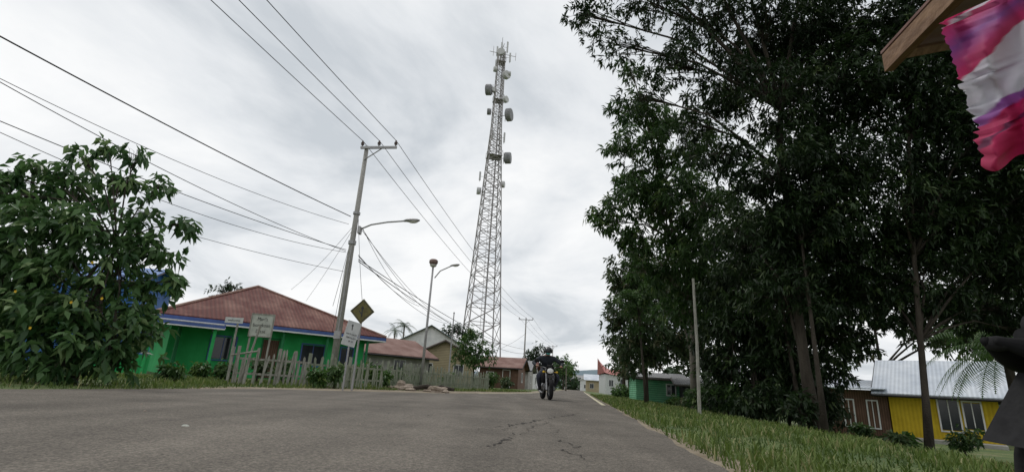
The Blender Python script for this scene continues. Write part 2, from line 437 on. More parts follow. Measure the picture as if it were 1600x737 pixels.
r2 = n3.nodes.new('ShaderNodeValToRGB'); q = r2.color_ramp.elements
q[0].position = .32; q[0].color = (.42, .42, .42, 1); q[1].position = .70; q[1].color = (1.6, 1.56, 1.5, 1)
n3.links.new(fine.outputs['Fac'], r2.inputs[0])
r3 = n3.nodes.new('ShaderNodeValToRGB'); q = r3.color_ramp.elements
q[0].position = .0; q[0].color = (1.3, 1.3, 1.3, 1); q[1].position = .55; q[1].color = (.7, .7, .7, 1)
n3.links.new(vo.outputs['Distance'], r3.inputs[0])
m1 = n3.nodes.new('ShaderNodeMix'); m1.data_type = 'RGBA'; m1.blend_type = 'MULTIPLY'; m1.inputs[0].default_value = 1
n3.links.new(r1.outputs[0], m1.inputs[6]); n3.links.new(r2.outputs[0], m1.inputs[7])
m2 = n3.nodes.new('ShaderNodeMix'); m2.data_type = 'RGBA'; m2.blend_type = 'MULTIPLY'; m2.inputs[0].default_value = .8
n3.links.new(m1.outputs[2], m2.inputs[6]); n3.links.new(r3.outputs[0], m2.inputs[7]); n3.links.new(m2.outputs[2], b.inputs['Base Color'])
b.inputs['Roughness'].default_value = .9; b.inputs['Specular IOR Level'].default_value = .2
bp = n3.nodes.new('ShaderNodeBump'); bp.inputs['Strength'].default_value = .7; bp.inputs['Distance'].default_value = .008
n3.links.new(vo.outputs['Distance'], bp.inputs['Height']); n3.links.new(bp.outputs[0], b.inputs['Normal'])
m_asph = m
m_dirt = M('sandy_shoulder', (.15, .12, .08), (.29, .245, .185), 2.2, .95, .6, 30, detail=9)
m_line = M('worn_road_paint', (.34, .30, .16), (.68, .64, .50), 7, .8, lo=.4, hi=.6)
m_crack = M('crack_dark', (.022, .02, .018), (.045, .04, .036), 9, .95)  # near-black colour of the asphalt crack strips

rngj = np.random.default_rng(3)
def strip(name, s0, s1, fl, fr, z, mat, jl=.05, jr=.05, nx=6):
    svals = list(np.arange(s0, min(s1, 45), .25))+[x for x in (50, 60, 80, 120, 200, 400, 900) if x > 45 and x <= s1]
    V = []; a = b_ = 0
    for s_ in svals:
        a = .7*a+rngj.normal()*jl*.6; b_ = .7*b_+rngj.normal()*jr*.6
        l0 = float(fl(s_))+a; l1 = float(fr(s_))+b_
        for i in range(nx+1):
            p = rd(l0+(l1-l0)*i/nx, s_); V.append((p.x, p.y, z+(float(gz(l0+(l1-l0)*i/nx)))))
    k = nx+1
    F = np.array([(i*k+j, i*k+j+1, (i+1)*k+j+1, (i+1)*k+j) for i in range(len(svals)-1) for j in range(nx)])
    return arrmesh(name, np.array(V), F, mat)
SHW = ([0, 9, 12, 16, 24, 40], [.15, .2, 1.3, 2.4, 2.0, .7])
o = strip('road_shoulder', -10, 200, lambda s: ledge(s)-np.interp(s, *SHW), lambda s: REDGE+.16, .004, m_dirt, .14, .07)
tag(o, 'sandy gravel shoulder beside the asphalt', 'road shoulder', 'structure')
o = strip('road', -15, 900, lambda s: ledge(s), lambda s: REDGE, .008, m_asph, .07, .035)
tag(o, 'worn grey-brown asphalt village road', 'road', 'structure')
o = strip('road_edge_line', 15.5, 80, lambda s: REDGE-.22, lambda s: REDGE-.10, .012, m_line, .006, .006, 1)
tag(o, 'faded pale yellow edge line on asphalt', 'road marking', 'structure')
o = strip('road_edge_line', 21, 80, lambda s: ledge(s)+.12, lambda s: ledge(s)+.26, .012, m_line, .006, .006, 1)
tag(o, 'faded pale yellow edge line on asphalt', 'road marking', 'structure')

def ground_px(a, b):
    x, z = bearing(a, b); Y = -CH/z*1.0
    return Vector((x*Y, Y, 0))
def crack(pts, wd, seed):
    rng = np.random.default_rng(seed); P = []
    g_ = [ground_px(*p) for p in pts]
    for i in range(len(g_)-1):
        n = max(int((g_[i+1]-g_[i]).length/.05), 3)
        for q in range(n): P.append(g_[i].lerp(g_[i+1], q/n))
    V = []; off = 0
    for i, p in enumerate(P):
        t = (P[min(i+1, len(P)-1)]-P[max(i-1, 0)]).normalized(); s_ = Vector((-t.y, t.x, 0))
        off = .75*off+rng.normal()*.035
        w_ = wd*max(.04, rng.uniform(-.25, 1.0))*math.sin(math.pi*(i+.5)/len(P))**.5
        c = p+s_*off
        V += [tuple(c+s_*w_+Vector((0, 0, .0115))), tuple(c-s_*w_+Vector((0, 0, .0115)))]
    F = np.array([(2*i, 2*i+1, 2*i+3, 2*i+2) for i in range(len(P)-1)])
    o = arrmesh('road_crack', np.array(V), F, m_crack); tag(o, 'jagged dark crack in the asphalt', 'crack', 'structure')
crack([(748, 672), (800, 664), (850, 655), (915, 645)], .026, 1)
crack([(765, 702), (790, 694), (806, 684)], .022, 2)
crack([(878, 684), (892, 698), (910, 722)], .011, 3)
crack([(850, 655), (865, 668), (888, 690)], .008, 4)
crack([(560, 640), (640, 650), (720, 648)], .010, 5)
crack([(806, 684), (830, 672), (845, 657)], .009, 6)
crack([(800, 664), (812, 672), (806, 684)], .009, 7)

def grass(name, n, s0, s1, latf, h0, h1, label, seed, cond=None, power=1.6):
    rng = np.random.default_rng(seed)
    s_ = s0+(s1-s0)*rng.uniform(size=n)**power
    l0, l1 = latf(s_); lt = l0+(l1-l0)*rng.uniform(size=n)
    cl = np.sin(lt*2.1+s_*1.3)+np.sin(lt*5.3-s_*3.1)*.6+np.sin(s_*7.7+lt*1.1)*.4
    keep = rng.uniform(size=n) < (.72+.25*cl)
    s_, lt, cl = s_[keep], lt[keep], cl[keep]; n = len(s_)
    x = lt*DY+s_*DX; y = -lt*DX+s_*DY; z = gz(lt)
    B = np.stack([x, y, z-.005], 1)
    h = (h0+(h1-h0)*rng.uniform(size=n)**3.5)*(1+.25*cl)
    a = rng.uniform(0, 6.28, n); wd = .0025+.0006*s_+h*.02
    sd_ = np.stack([np.cos(a), np.sin(a), np.zeros(n)], 1)*wd[:, None]
    ln = np.stack([-np.sin(a), np.cos(a), np.zeros(n)], 1)*(h*rng.uniform(.1, .95, n))[:, None]
    M1 = B+ln*.35+np.array([0, 0, 1.])*(h*.6)[:, None]
    T = B+ln+np.array([0, 0, 1.])*h[:, None]*rng.uniform(.75, 1, n)[:, None]
    V = np.stack([B-sd_, B+sd_, M1+sd_*.7, M1-sd_*.7, T], 1).reshape(-1, 3)
    b0 = np.arange(n)*5
    F = np.concatenate([np.stack([b0, b0+1, b0+2], 1), np.stack([b0, b0+2, b0+3], 1), np.stack([b0+3, b0+2, b0+4], 1)])
    sh = np.clip(.45+.2*cl+rng.normal(size=n)*.17, 0, .85); sh = np.where(rng.uniform(size=n) < .09, 1, sh)
    o = arrmesh(name, V, F, L_grass, np.repeat(sh, 5)); tag(o, label, 'grass', 'stuff')
grass('verge_grass', 170000, 1.5, 45, lambda s: (np.full_like(s, REDGE+.04), np.full_like(s, 9.0)), .022, .13, 'short green roadside grass with dry blades', 11, power=2.0)
grass('verge_grass', 80000, 3, 40, lambda s: (ledge(s)-np.interp(s, [0, 9, 12, 16, 24, 40], [.02, .02, .8, 1.8, 1.4, .4]), ledge(s)-9.0), .03, .16, 'green and straw-coloured verge grass', 12, power=1.1)

# ------------------------------------------------------------ houses
def opening(par, kind, c, n, wd, ht, frame=m_white, pane=m_glass):
    n = Vector(n); t = Vector((-n.y, n.x, 0))
    R = Matrix((t, n, Vector((0, 0, 1)))).transposed()
    c = Vector(c)
    mb = MB().box(c+n*.012, (wd-.08, .024, ht-.08), R)
    o = mb.obj(kind, pane if kind == 'window' else m_brownw, par)
    fb = MB()
    for sg in (-1, 1):
        fb.box(c+n*.03+t*sg*(wd/2-.03), (.06, .06, ht), R)
        fb.box(c+n*.03+Vector((0, 0, sg*(ht/2+.03))), (wd, .06, .06), R)
    if kind == 'window': fb.box(c+n*.032, (.035, .03, ht-.001), R)
    fb.obj('frame', frame, o)
    return o
def house(label, loc, rz, wd, dp, h, rh, wm, rm, over=.5, ridge='y', opens=(), trim=None, name='house', cat='house', group=None):
    e = thing(name, loc, label, cat, rz, group=group)
    x, y = wd/2, dp/2
    mb = MB()
    if ridge == 'y':
        mb.add([(-x, -y, -.3), (x, -y, -.3), (x, -y, h), (0, -y, h+rh), (-x, -y, h), (-x, y, -.3), (x, y, -.3), (x, y, h), (0, y, h+rh), (-x, y, h)],
               [(0, 1, 2, 3, 4), (6, 5, 9, 8, 7), (1, 6, 7, 2), (5, 0, 4, 9)])
    else:
        mb.add([(-x, -y, -.3), (x, -y, -.3), (x, -y, h), (-x, -y, h), (-x, y, -.3), (x, y, -.3), (x, y, h), (-x, y, h), (-x, 0, h+rh), (x, 0, h+rh)],
               [(0, 1, 2, 3), (5, 4, 7, 6), (4, 0, 3, 8, 7), (1, 5, 6, 9, 2)])
    mb.obj('wall', wm, e)
    rb = MB(); tb = MB()
    for sg in (-1, 1):
        if ridge == 'y':
            k = rh/x; ex = x+over
            p = [(0, -y-over, h+rh+.03), (sg*ex, -y-over, h+.03-k*over), (sg*ex, y+over, h+.03-k*over), (0, y+over, h+rh+.03)]
        else:
            k = rh/y; ey = y+over
            p = [(-x-over, 0, h+rh+.03), (-x-over, sg*ey, h+.03-k*over), (x+over, sg*ey, h+.03-k*over), (x+over, 0, h+rh+.03)]
        rb.slab(p, (0, 0, .05))
        for a_, b_ in ((0, 1), (1, 2), (2, 3)):
            A, B = Vector(p[a_]), Vector(p[b_])
            tb.tube([A+Vector((0, 0, -.06)), B+Vector((0, 0, -.06))], .06, 4)
    ro = rb.obj('roof', rm, e)
    tb.obj('fascia', trim or m_white, ro)
    for (side, pos, z, ow, oh, kind) in opens:
        c, n = {'F': ((pos, -y, z), (0, -1, 0)), 'L': ((-x, pos, z), (-1, 0, 0)), 'R': ((x, pos, z), (1, 0, 0))}[side]
        opening(e, kind, c, n, ow, oh)
    return e

# green house with rusty hip roof
gh = thing('green_house', (-16, 22.9, 0), 'bright green house with rusty red hip roof and blue fascia', 'house', math.atan2(.614, .79))
W_, D_ = 11.4, 12.5; EZ = 2.62; AZ = 5.05
mb = MB(); iw = .9
mb.add([(iw, iw, -.1), (W_-iw, iw, -.1), (W_-iw, D_-iw, -.1), (iw, D_-iw, -.1), (iw, iw, EZ-.02), (W_-iw, iw, EZ-.02), (W_-iw, D_-iw, EZ-.02), (iw, D_-iw, EZ-.02)],
       [(0, 1, 5, 4), (1, 2, 6, 5), (2, 3, 7, 6), (3, 0, 4, 7)])
mb.obj('wall', m_green, gh)
r1_, r2_ = (4.9, 4.2, AZ), (4.9, 8.3, AZ)
mb = MB(); c4 = [(0, 0, EZ), (W_, 0, EZ), (W_, D_, EZ), (0, D_, EZ)]
for p in ([c4[0], c4[1], r1_], [c4[1], c4[2], r2_, r1_], [c4[2], c4[3], r2_], [c4[3], c4[0], r1_, r2_]): mb.slab(p, (0, 0, .05))
rf = mb.obj('roof', m_rust, gh)
mb = MB()
for a_, b_ in ((c4[0], r1_), (c4[1], r1_), (c4[2], r2_), (c4[3], r2_), (r1_, r2_)):
    mb.tube([Vector(a_)+Vector((0, 0, .07)), Vector(b_)+Vector((0, 0, .07))], .07, 6)
mb.obj('ridge_cap', M('rusty_ridge', (.20, .10, .08), (.34, .24, .2), 2, .8), rf)
mb = MB(); mw = MB()
for i in range(4):
    A, B = Vector(c4[i]), Vector(c4[(i+1) % 4]); c = (A+B)/2; dd = (B-A)
    R = Matrix.Rotation(math.atan2(dd.y, dd.x), 3, 'Z')
    mb.box(c+Vector((0, 0, -.09)), (dd.length-.05, .03, .17), R); mw.box(c+Vector((0, 0, -.21)), (dd.length-.08, .04, .07), R)
mb.obj('fascia', m_blue, rf); mw.obj('gutter', m_white, rf)
MB().box((W_/2, D_/2, EZ-.12), (W_-.1, D_-.1, .03)).obj('soffit', m_greend, gh)
for i in range(5): MB().tube([(1.2+i*2.3, .25, 0), (1.2+i*2.3, .25, EZ-.14)], .08, 8).obj('veranda_post', m_greend, gh)
opening(gh, 'window', (3.2, iw, 1.35), (0, -1, 0), 1.2, 1.1, m_blue)
opening(gh, 'door', (5.4, iw, 1.0), (0, -1, 0), .9, 2.0, m_greend)
opening(gh, 'window', (7.6, iw, 1.35), (0, -1, 0), 1.3, 1.1, m_blue)
opening(gh, 'window', (9.5, iw, 1.35), (0, -1, 0), .8, 1.1, m_blue)
mb = MB(); mb.slab([(-2.6, -2.3, 2.18), (2.6, -2.3, 2.18), (2.6, .9, 2.36), (-2.6, .9, 2.36)], (0, 0, .06)); pc_ = mb.obj('porch_roof', m_roofgrey, gh)
MB().box((0, -2.32, 2.14), (5.25, .04, .13)).box((2.62, -.7, 2.2), (.04, 3.2, .13)).obj('porch_fascia', m_blue, pc_)
MB().box((0, -2.33, 2.05), (5.25, .05, .05)).box((2.63, -.7, 2.11), (.05, 3.2, .05)).obj('porch_trim', m_white, pc_)
for x_ in (-2.3, 0, 2.3): MB().tube([(x_, -2.1, 0), (x_, -2.1, 2.16)], .07, 8).obj('porch_post', m_green, gh)
MB().box((-1.0, -1.9, .35), (2.4, .1, .8)).obj('porch_wall', m_green, gh)

p = at(238, 412, 38); house('tall house with vivid blue metal roof', (p.x-4.3, 40, 0), .2, 6.5, 6, p.z-1.3, 1.3, m_roofblue, m_roofblue, .6, 'x', [('F', 0, 4.5, 1.2, 1, 'window')], trim=m_darkwood)
p = on(600, 40); house('low house with brown sheet roof', (p.x-.6, 40, 0), .75, 5.2, 6, 2.15, 1.2, m_grey, m_roofbrown, .5, 'x', [('F', 0, 1.2, 1, 1, 'window')], trim=m_dark)
p = at(668, 508, 57); house('white-gabled house with teal metal roof', (p.x, 61, 0), .12, 6.6, 8, 4.5, p.z-4.5, m_white, m_roofteal, .35, 'y', [('F', -1.3, 1.6, 1, 1.1, 'window'), ('F', 1.3, 1.6, 1, 1.1, 'window')], trim=m_darkwood)
p = at(692, 532, 45); house('cream board house with brown gable roof', (p.x+.1, 48, 0), .06, 5.4, 6, 2.5, p.z-2.5, m_cream, m_roofbrown, .45, 'y', [('F', -1.4, 1.3, .9, 1, 'window'), ('F', 1.3, 1.3, .9, 1, 'window')], trim=m_darkwood)
rows = [(785, 62, 4.5, 2.4, 1.1, m_brownw, m_roofbrown, 'dark timber house with rusty brown roof'), (800, 72, 5, 2.5, 1.2, m_grey, m_roofgrey, 'grey rendered house with zinc roof'),
        (812, 84, 5, 2.6, 1.5, m_white, m_rust, 'white house with red-brown roof'), (826, 100, 6, 2.8, 1.6, m_grey, m_roofbrown, 'grey village house with brown roof'),
        (838, 120, 6, 3, 1.6, m_cream, m_rust, 'cream village house with red roof')]
for a_, Y, w_, h_, rh_, wm, rm, lb in rows:
    p = on(a_, Y); house(lb, (p.x, Y, 0), -.14+random.uniform(-.1, .1), w_, 6, h_, rh_, wm, rm, .5, random.choice('xy'), [('F', -1, 1.2, .9, 1, 'window'), ('F', .9, 1.0, .9, 2, 'door'), ('R', 0, 1.3, 1, 1, 'window')], group='village houses along the road', trim=m_dark)
for a_, Y, w_, h_, rh_, wm, rm, lb in [(909, 190, 7, 3.6, 1.6, m_white, m_roofgrey, 'white village house with zinc roof'), (920, 150, 5, 3.0, 1.2, m_white, m_roofgrey, 'white village house with zinc roof'), (931, 118, 4.5, 2.6, 1.1, m_cream, m_roofwhite, 'cream village house with pale roof'), (892, 210, 6, 3.4, 1.5, m_white, m_rust, 'white village house with red roof')]:
    p = on(a_, Y); house(lb, (p.x, Y, 0), -.14, w_, 6, h_, rh_, wm, rm, .5, 'x' if a_ != 920 else 'y', [('F', -1, 1.2, .9, 1, 'window'), ('F', 1.2, 1.2, .9, 1, 'window')], group='village houses along the road')
p = on(958, 92); e = thing('horned_roof_house', (p.x, 92, 0), 'pale building with upswept rose-red horn-shaped roof', 'house', .1)
MB().box((0, 0, 1.5), (4.0, 4, 3.3)).obj('wall', m_signw, e)
V = []; n = 12
for i in range(n+1):
    t = i/n; x = -2.6+5.2*t; zr = 4.0+1.9*abs(2*t-1)**2.2
    V += [(x*.85, -2.3, 3.1+.3*(2*t-1)**2), (x*1.1, 0, zr), (x*.85, 2.3, 3.1)]
F = []
for i in range(n):
    a_ = i*3; F += [(a_, a_+3, a_+4, a_+1), (a_+1, a_+4, a_+5, a_+2)]
F += [(0, 1, 2), (n*3, n*3+2, n*3+1)]
MB().add(V, F).obj('roof', m_roofrose, e)
opening(e, 'window', (-1, -2.0, 1.7), (0, -1, 0), .9, 1.1); opening(e, 'window', (1, -2.0, 1.7), (0, -1, 0), .9, 1.1)
# green shack
p = on(1026, 33.5, -.2); e = house('weathered green plank shack with dark timber roof', (p.x, 33.5, -.42), -.1, 3.0, 3, 1.75, .3, m_greenw, m_roofgrey, .2, 'x', [('F', .6, 1.1, .6, .6, 'window')], name='shack', cat='shed', trim=m_darkwood)
p = on(1085, 31.5, -.2); e = house('lean-to shed with grey zinc roof, open-front shade painted on walls', (p.x, 31.5, -.45), -.2, 1.6, 2.5, 1.55, .3, m_dark, m_roofgrey, .5, 'x', name='shack', cat='shed', trim=m_darkwood)  # solid near-black walls: colour stands in for shade inside an open shed
# yellow house
A = Vector((at(1397, 680, 25.5).x, 25.5, -1.0)); B = Vector((at(1600, 680, 22.5).x, 22.5, -1.0))
dd = (B-A); rz = math.atan2(dd.y, dd.x); ln = dd.length-.6
ctr = A+dd.normalized()*ln/2+Vector((-dd.normalized().y, dd.normalized().x, 0))*3
yh = house('bright yellow plank house with pale zinc roof', ctr, rz, ln, 6, 2.3, 1.5, m_yellow, m_roofwhite, .6, 'x',
           [('F', -ln/2+2.2, 1.25, .8, 1.4, 'window'), ('F', ln/2-.9, 1.25, .7, 1.2, 'window')], name='yellow_house', trim=m_dark)
MB().box((-ln/2-1.65, -.35, 1.0), (3.2, 5.2, 2.4)).obj('annex_wall', m_brownw, yh)
MB().slab([(-ln/2-3.6, -3.6, 2.22), (-ln/2-.02, -3.6, 2.22), (-ln/2-.02, 2.6, 2.85), (-ln/2-3.6, 2.6, 2.85)], (0, 0, .05)).obj('annex_roof', m_roofwhite, yh)
for x_ in (-2.7, -1.7, -.7): opening(yh, 'window', (-ln/2+x_, -2.95, 1.05), (0, -1, 0), .5, 1.25, m_white, m_brownw)
MB().box((0, -3.6, .0), (ln, 1.2, .3)).obj('porch_floor', m_grey, yh)

# ------------------------------------------------------------ LATTICE TOWER
TY = 76.0; bx = bearing(752, 560)[0]*TY; top = at(787, 68, TY); TH = top.z
tw = thing('telecom_tower', (bx-.3, TY, 0), 'tall galvanised lattice telecom tower with drum antennas', 'telecom tower', .25)
def hw(z):
    t = z/TH
    return 2.75-(2.75-.75)*min(t/.72, 1)-.2*max(0, (t-.72)/.28)
levels = [0]; z = 0
while z < TH-2.5:
    z += max(hw(z)*1.15, 1.05); levels.append(min(z, TH-2))
lr = lambda z: .11-.05*z/TH
for cx_, cy_ in ((1, 1), (1, -1), (-1, -1), (-1, 1)):
    MB().tube([(cx_*hw(z), cy_*hw(z), z) for z in levels], [lr(z) for z in levels], 5).obj('leg', m_towersteel, tw)
mb = MB(); cs = [(1, 1), (1, -1), (-1, -1), (-1, 1)]
for i in range(len(levels)-1):
    z0, z1 = levels[i], levels[i+1]; a0, a1 = hw(z0), hw(z1); r_ = .05 if z0 < 40 else .038
    for q in range(4):
        c0, c1 = cs[q], cs[(q+1) % 4]
        mb.tube([(c0[0]*a0, c0[1]*a0, z0), (c1[0]*a1, c1[1]*a1, z1)], r_, 4, cap=False)
        mb.tube([(c1[0]*a0, c1[1]*a0, z0), (c0[0]*a1, c0[1]*a1, z1)], r_, 4, cap=False)
        mb.tube([(c0[0]*a1, c0[1]*a1, z1), (c1[0]*a1, c1[1]*a1, z1)], r_, 4, cap=False)
mb.obj('bracing', m_towersteel, tw)
mb = MB()
for i in range(int(TH/0.6)):
    z = i*.6; mb.box((.0, 0, z), (.45, .03, .03))
mb.tube([(-.22, 0, 0), (-.22, 0, TH-1)], .03, 4); mb.tube([(.22, 0, 0), (.22, 0, TH-1)], .03, 4)
mb.tube([(.4, .2, 0), (.35, .2, TH-2)], .09, 4)
mb.obj('ladder', m_towersteel, tw)
for zf in (.62, .80, .93):
    mb = MB()
    a_ = hw(TH*zf)+.15; z = TH*zf
    for q in range(4):
        c0, c1 = cs[q], cs[(q+1) % 4]
        mb.tube([(c0[0]*a_, c0[1]*a_, z+.9), (c1[0]*a_, c1[1]*a_, z+.9)], .025, 4)
        mb.tube([(c0[0]*a_, c0[1]*a_, z), (c0[0]*a_, c0[1]*a_, z+.9)], .025, 4)
    mb.box((0, 0, z), (a_*2, a_*2, .04))
    mb.obj('platform', m_towersteel, tw)
inv = Matrix.Rotation(-.25, 3, 'Z')
def dish(px, py, R, depth, az, mat):
    wpos = at(px, py, TY)-tw.location; c = inv @ wpos
    c = c+inv @ Vector((0, -.5, 0))
    d = inv @ Vector((math.sin(az), math.cos(az), 0))
    db = MB()
    db.tube([c-d*depth*.5, c-d*depth*.35, c+d*depth*.4, c+d*depth*.5], [R*.75, R, R, R*.92], 18)
    o = db.obj('drum_antenna', mat, tw, smooth=False)
    db = MB(); db.tube([c-d*depth*.5, Vector((0, 0, c.z-.2))], .05, 5); db.tube([c+Vector((0, 0, -R*1.1))-d*depth*.6, c+Vector((0, 0, R*1.1))-d*depth*.6], .05, 5)
    db.obj('bracket', m_towersteel, o)
for a in ((764, 143, .95, 1.1, -1.45, m_dish), (795, 182, 1.1, 1.0, 1.9, m_dish), (793, 249, .95, 1.1, 1.75, m_dish), (748, 300, .6, .6, -1.7, m_dishw), (786, 290, .55, .5, 1.8, m_dishw),
          (791, 120, .75, .8, 2.4, m_dishw), (774, 111, .5, .6, -1.9, m_dishw), (790, 158, .6, .6, 2.2, m_dishw), (764, 177, .55, .6, -1.6, m_dish), (772, 143, .45, .6, 3.0, m_dishw),
          (783, 84, .7, .6, 3.3, m_dishw), (796, 118, .4, .5, 1.6, m_dishw)):
    dish(*a)
for px, py, h_ in ((777, 80, 1.9), (784, 75, 2.2), (793, 74, 2.2), (797, 90, 1.8), (770, 210, 1.6), (788, 215, 1.8), (750, 275, 1.5), (782, 96, 1.6), (775, 100, 1.6)):
    c = inv @ (at(px, py, TY)-tw.location)
    MB().box(c, (.28, .14, h_)).tube([c+Vector((0, .15, -h_*.6)), c+Vector((0, .15, h_*.6))], .04, 5).tube([c+Vector((0, .15, 0)), Vector((0, 0, c.z))], .035, 4).obj('panel_antenna', m_dishw, tw)
mb = MB(); mb.tube([(-2.2, 0, TH-2.2), (2.6, 0, TH-2.2)], .05, 5).tube([(0, -1.8, TH-1.4), (0, 1.8, TH-1.4)], .05, 5).tube([(0, 0, TH-3), (0, 0, TH+1.2)], .05, 5)
mb.tube([(2.6, 0, TH-3), (2.6, 0, TH-1.4)], .04, 5).tube([(-1.5, 0, TH-3), (-1.5, 0, TH-1)], .04, 5)
mb.obj('top_mount', m_towersteel, tw)

# ------------------------------------------------------------ POLES, LAMPS, CABLES
RZ = -math.atan2(DX, DY)
def upole(base, topz, label, arm=(-.25, 1.4), r=.14, m_=m_conc):
    e = thing('utility_pole', base, label, 'utility pole', RZ, group='utility poles along the road')
    MB().tube([(0, 0, -.2), (0, 0, topz*.5), (0, 0, topz)], [r, r*.82, r*.62], 12).obj('pole_shaft', m_, e, smooth=True)
    MB().box(((arm[0]+arm[1])/2, -.12, topz-.12), (arm[1]-arm[0], .08, .1)).tube([(0, -.1, topz-.7), (arm[1]*.55, -.12, topz-.15)], .025, 5).obj('crossarm', m_steel, e)
    for x in (arm[0]+.06, (arm[0]+arm[1])/2, arm[1]-.06):
        ib = MB()
        ib.tube([(x, -.12, topz-.07), (x, -.12, topz), (x, -.12, topz+.02), (x, -.12, topz+.07), (x, -.12, topz+.09), (x, -.12, topz+.14), (x, -.12, topz+.2)], [.025, .025, .075, .06, .08, .05, .035], 10)
        ib.obj('insulator', m_ceramic, e)
    return e
PB = Vector((bearing(573, 232)[0]*20, 20, 0)); PT = at(573, 232, 20).z+.1
P1 = upole(PB, PT, 'tall grey concrete utility pole with steel crossarm', (-.22, 1.42))
MB().box((.02, -.12, 1.9), (.22, .12, .3)).tube([(.03, -.11, 2), (.05, -.11, 5.5)], .025, 5).tube([(0, 0, 5.6), (0, 0, 5.75)], .16, 10).obj('meter_box', m_steel, P1)
MB().tube([(0, 0, 6.9), (0, 0, 7.0)], .15, 10).obj('band', m_steel, P1)
P2B = Vector((bearing(822, 498)[0]*76, 76, 0)); PT2 = at(822, 498, 76).z
P2 = upole(P2B, PT2, 'distant grey utility pole with crossarm', (-1.1, 1.1))
P3 = upole(Vector((bearing(864, 540)[0]*120, 120, 0)), at(864, 540, 120).z, 'distant grey utility pole with crossarm', (-1.0, 1.0))
def lamp_head(par, c, d, s=1.0):
    c = Vector(c); d = Vector(d).normalized(); q = math.atan2(d.y, d.x); R = Matrix.Rotation(q, 3, 'Z') @ Matrix.Rotation(-math.asin(max(-1, min(1, d.z))), 3, 'Y')
    h = MB().ball(c+R @ Vector((.28*s, 0, .02)), (.36*s, .14*s, .085*s), 14, 8, R).tube([c-d*.08, c+d*.1], .05*s, 8).obj('lamp_head', m_steel, par, smooth=True)
    MB().ball(c+R @ Vector((.33*s, 0, -.03*s)), (.22*s, .11*s, .075*s), 12, 6, R, v0=.5).obj('lamp_lens', m_lampglass, h, smooth=True)
a0 = at(563, 358, 20); a1 = at(580, 351, 19.9); a2 = at(605, 347, 19.8); a3 = at(634, 345, 19.6)
b0 = Vector((a0.x, 20, a0.z))
e = thing('street_lamp', b0, 'curved-arm grey street lamp mounted on the concrete pole', 'street lamp', group='street lamps by the road')
MB().tube([a0-b0, a1-b0, a2-b0, a3-b0], .035, 8).box((-.02, 0, -.05), (.1, .3, .3)).obj('arm', m_steel, e, smooth=False)
lamp_head(e, a3-b0, (1, -.1, .03), .95)
Y2 = 23.5; tp_ = at(677, 414, Y2); base = Vector((tp_.x, Y2, 0))
e = thing('street_lamp', base, 'slender steel lamp post with reddish round lantern and side arm', 'street lamp', group='street lamps by the road')
H2 = tp_.z
MB().tube([(0, 0, -.1), (0, 0, H2*.5), (0, 0, H2)], [.07, .055, .045], 10).obj('post', m_steel, e, smooth=True)
lh = MB().tube([(0, 0, H2-.02), (0, 0, H2+.03), (0, 0, H2+.10), (0, 0, H2+.22), (0, 0, H2+.28)], [.06, .14, .21, .21, .14], 16).obj('lantern_housing', m_lantern, e, smooth=True)
MB().ball((0, 0, H2+.02), (.17, .17, .13), 14, 6, v0=.5).obj('lantern_glass', m_lampglass, lh, smooth=True)
q0 = at(679, 434, Y2)-base; q1 = at(688, 423, Y2-.1)-base; q2 = at(706, 415, Y2-.3)-base
MB().tube([q0, q1, q2], .028, 8).obj('arm', m_steel, e); lamp_head(e, q2, (1, -.15, .12), .62)
p = on(699, 33); pt_ = at(700, 488, 33)
e = thing('thin_pole', p, 'thin pale metal pole beside the house', 'pole'); MB().tube([(0, 0, -.1), (0, 0, pt_.z)], [.05, .035], 8).ball((0, 0, pt_.z), .06, 8, 5).obj('pole_shaft', m_steel, e)
pt_ = at(1083, 435, 13.5); zb = gzp(pt_.x, 13.5)
e = thing('thin_pole', (pt_.x, 13.5, zb), 'slim weathered wooden pole at the edge of the trees', 'pole'); MB().tube([(0, 0, -.1), (.02, 0, (pt_.z-zb)*.5), (0, 0, pt_.z-zb)], [.05, .042, .035], 8).obj('pole_shaft', m_wood, e)

CG = 'overhead cables along the road'
def cable(A, B, r=.012, sag=.3, label='black overhead cable strung from the pole', n=24):
    A, B = Vector(A), Vector(B)
    pts = [A.lerp(B, i/n)+Vector((0, 0, -4*sag*(i/n)*(1-i/n))) for i in range(n+1)]
    o = MB().tube(pts, r, 5).obj('overhead_cable', m_cable, None, origin=A)
    tag(o, label, 'cable', group=CG); return o
armpt = lambda P, x, z: P+Vector((x*DY, -x*DX, z))+Vector((-.12*DX, -.12*DY, 0))
xs1 = (-.16, .6, 1.36); xs2 = (-1.04, 0, 1.04)
for (i, tx) in enumerate((320, 368, 415)):
    A = armpt(PB, xs1[i], PT+.2)
    tgt = at(tx, 0, 11.2); far = A+(tgt-A)*4.2; far.z = A.z-.1
    cable(A, far, .013, .35, 'bare power line running from the pole crossarm', 40)
    cable(A, armpt(P2B, xs2[i], PT2+.2), .013, .9, 'bare power line running from the pole crossarm', 40)
    cable(armpt(P2B, xs2[i], PT2+.2), armpt(P3.location, xs2[i]*.9, at(864, 540, 120).z+.2), .014, .6, 'bare power line running from the pole crossarm', 20)
def pc(a, b, Ya, c, d, Yb, r=.012, sag=.2): cable(at(a, b, Ya), at(c, d, Yb), r, sag)
pc(548, 338, 20, -160, -30, 7.5, .018, .12)
pc(545, 350, 20, -120, 62, 9, .009, .35)
pc(540, 392, 20, -120, 60, 9, .011, .30)
pc(541, 390, 20, -140, 130, 9.5, .012, .2)
pc(541, 394, 20, -140, 140, 9.5, .009, .5)
pc(538, 424, 20, -100, 235, 13, .009, .3)
pc(553, 352, 20, 455, 452, 27, .008, .2)
pc(550, 360, 20, 478, 470, 27.5, .007, .1)
pc(566, 355, 20, 648, 472, 33, .010, .5)
pc(566, 357, 20, 690, 500, 44, .011, .6)
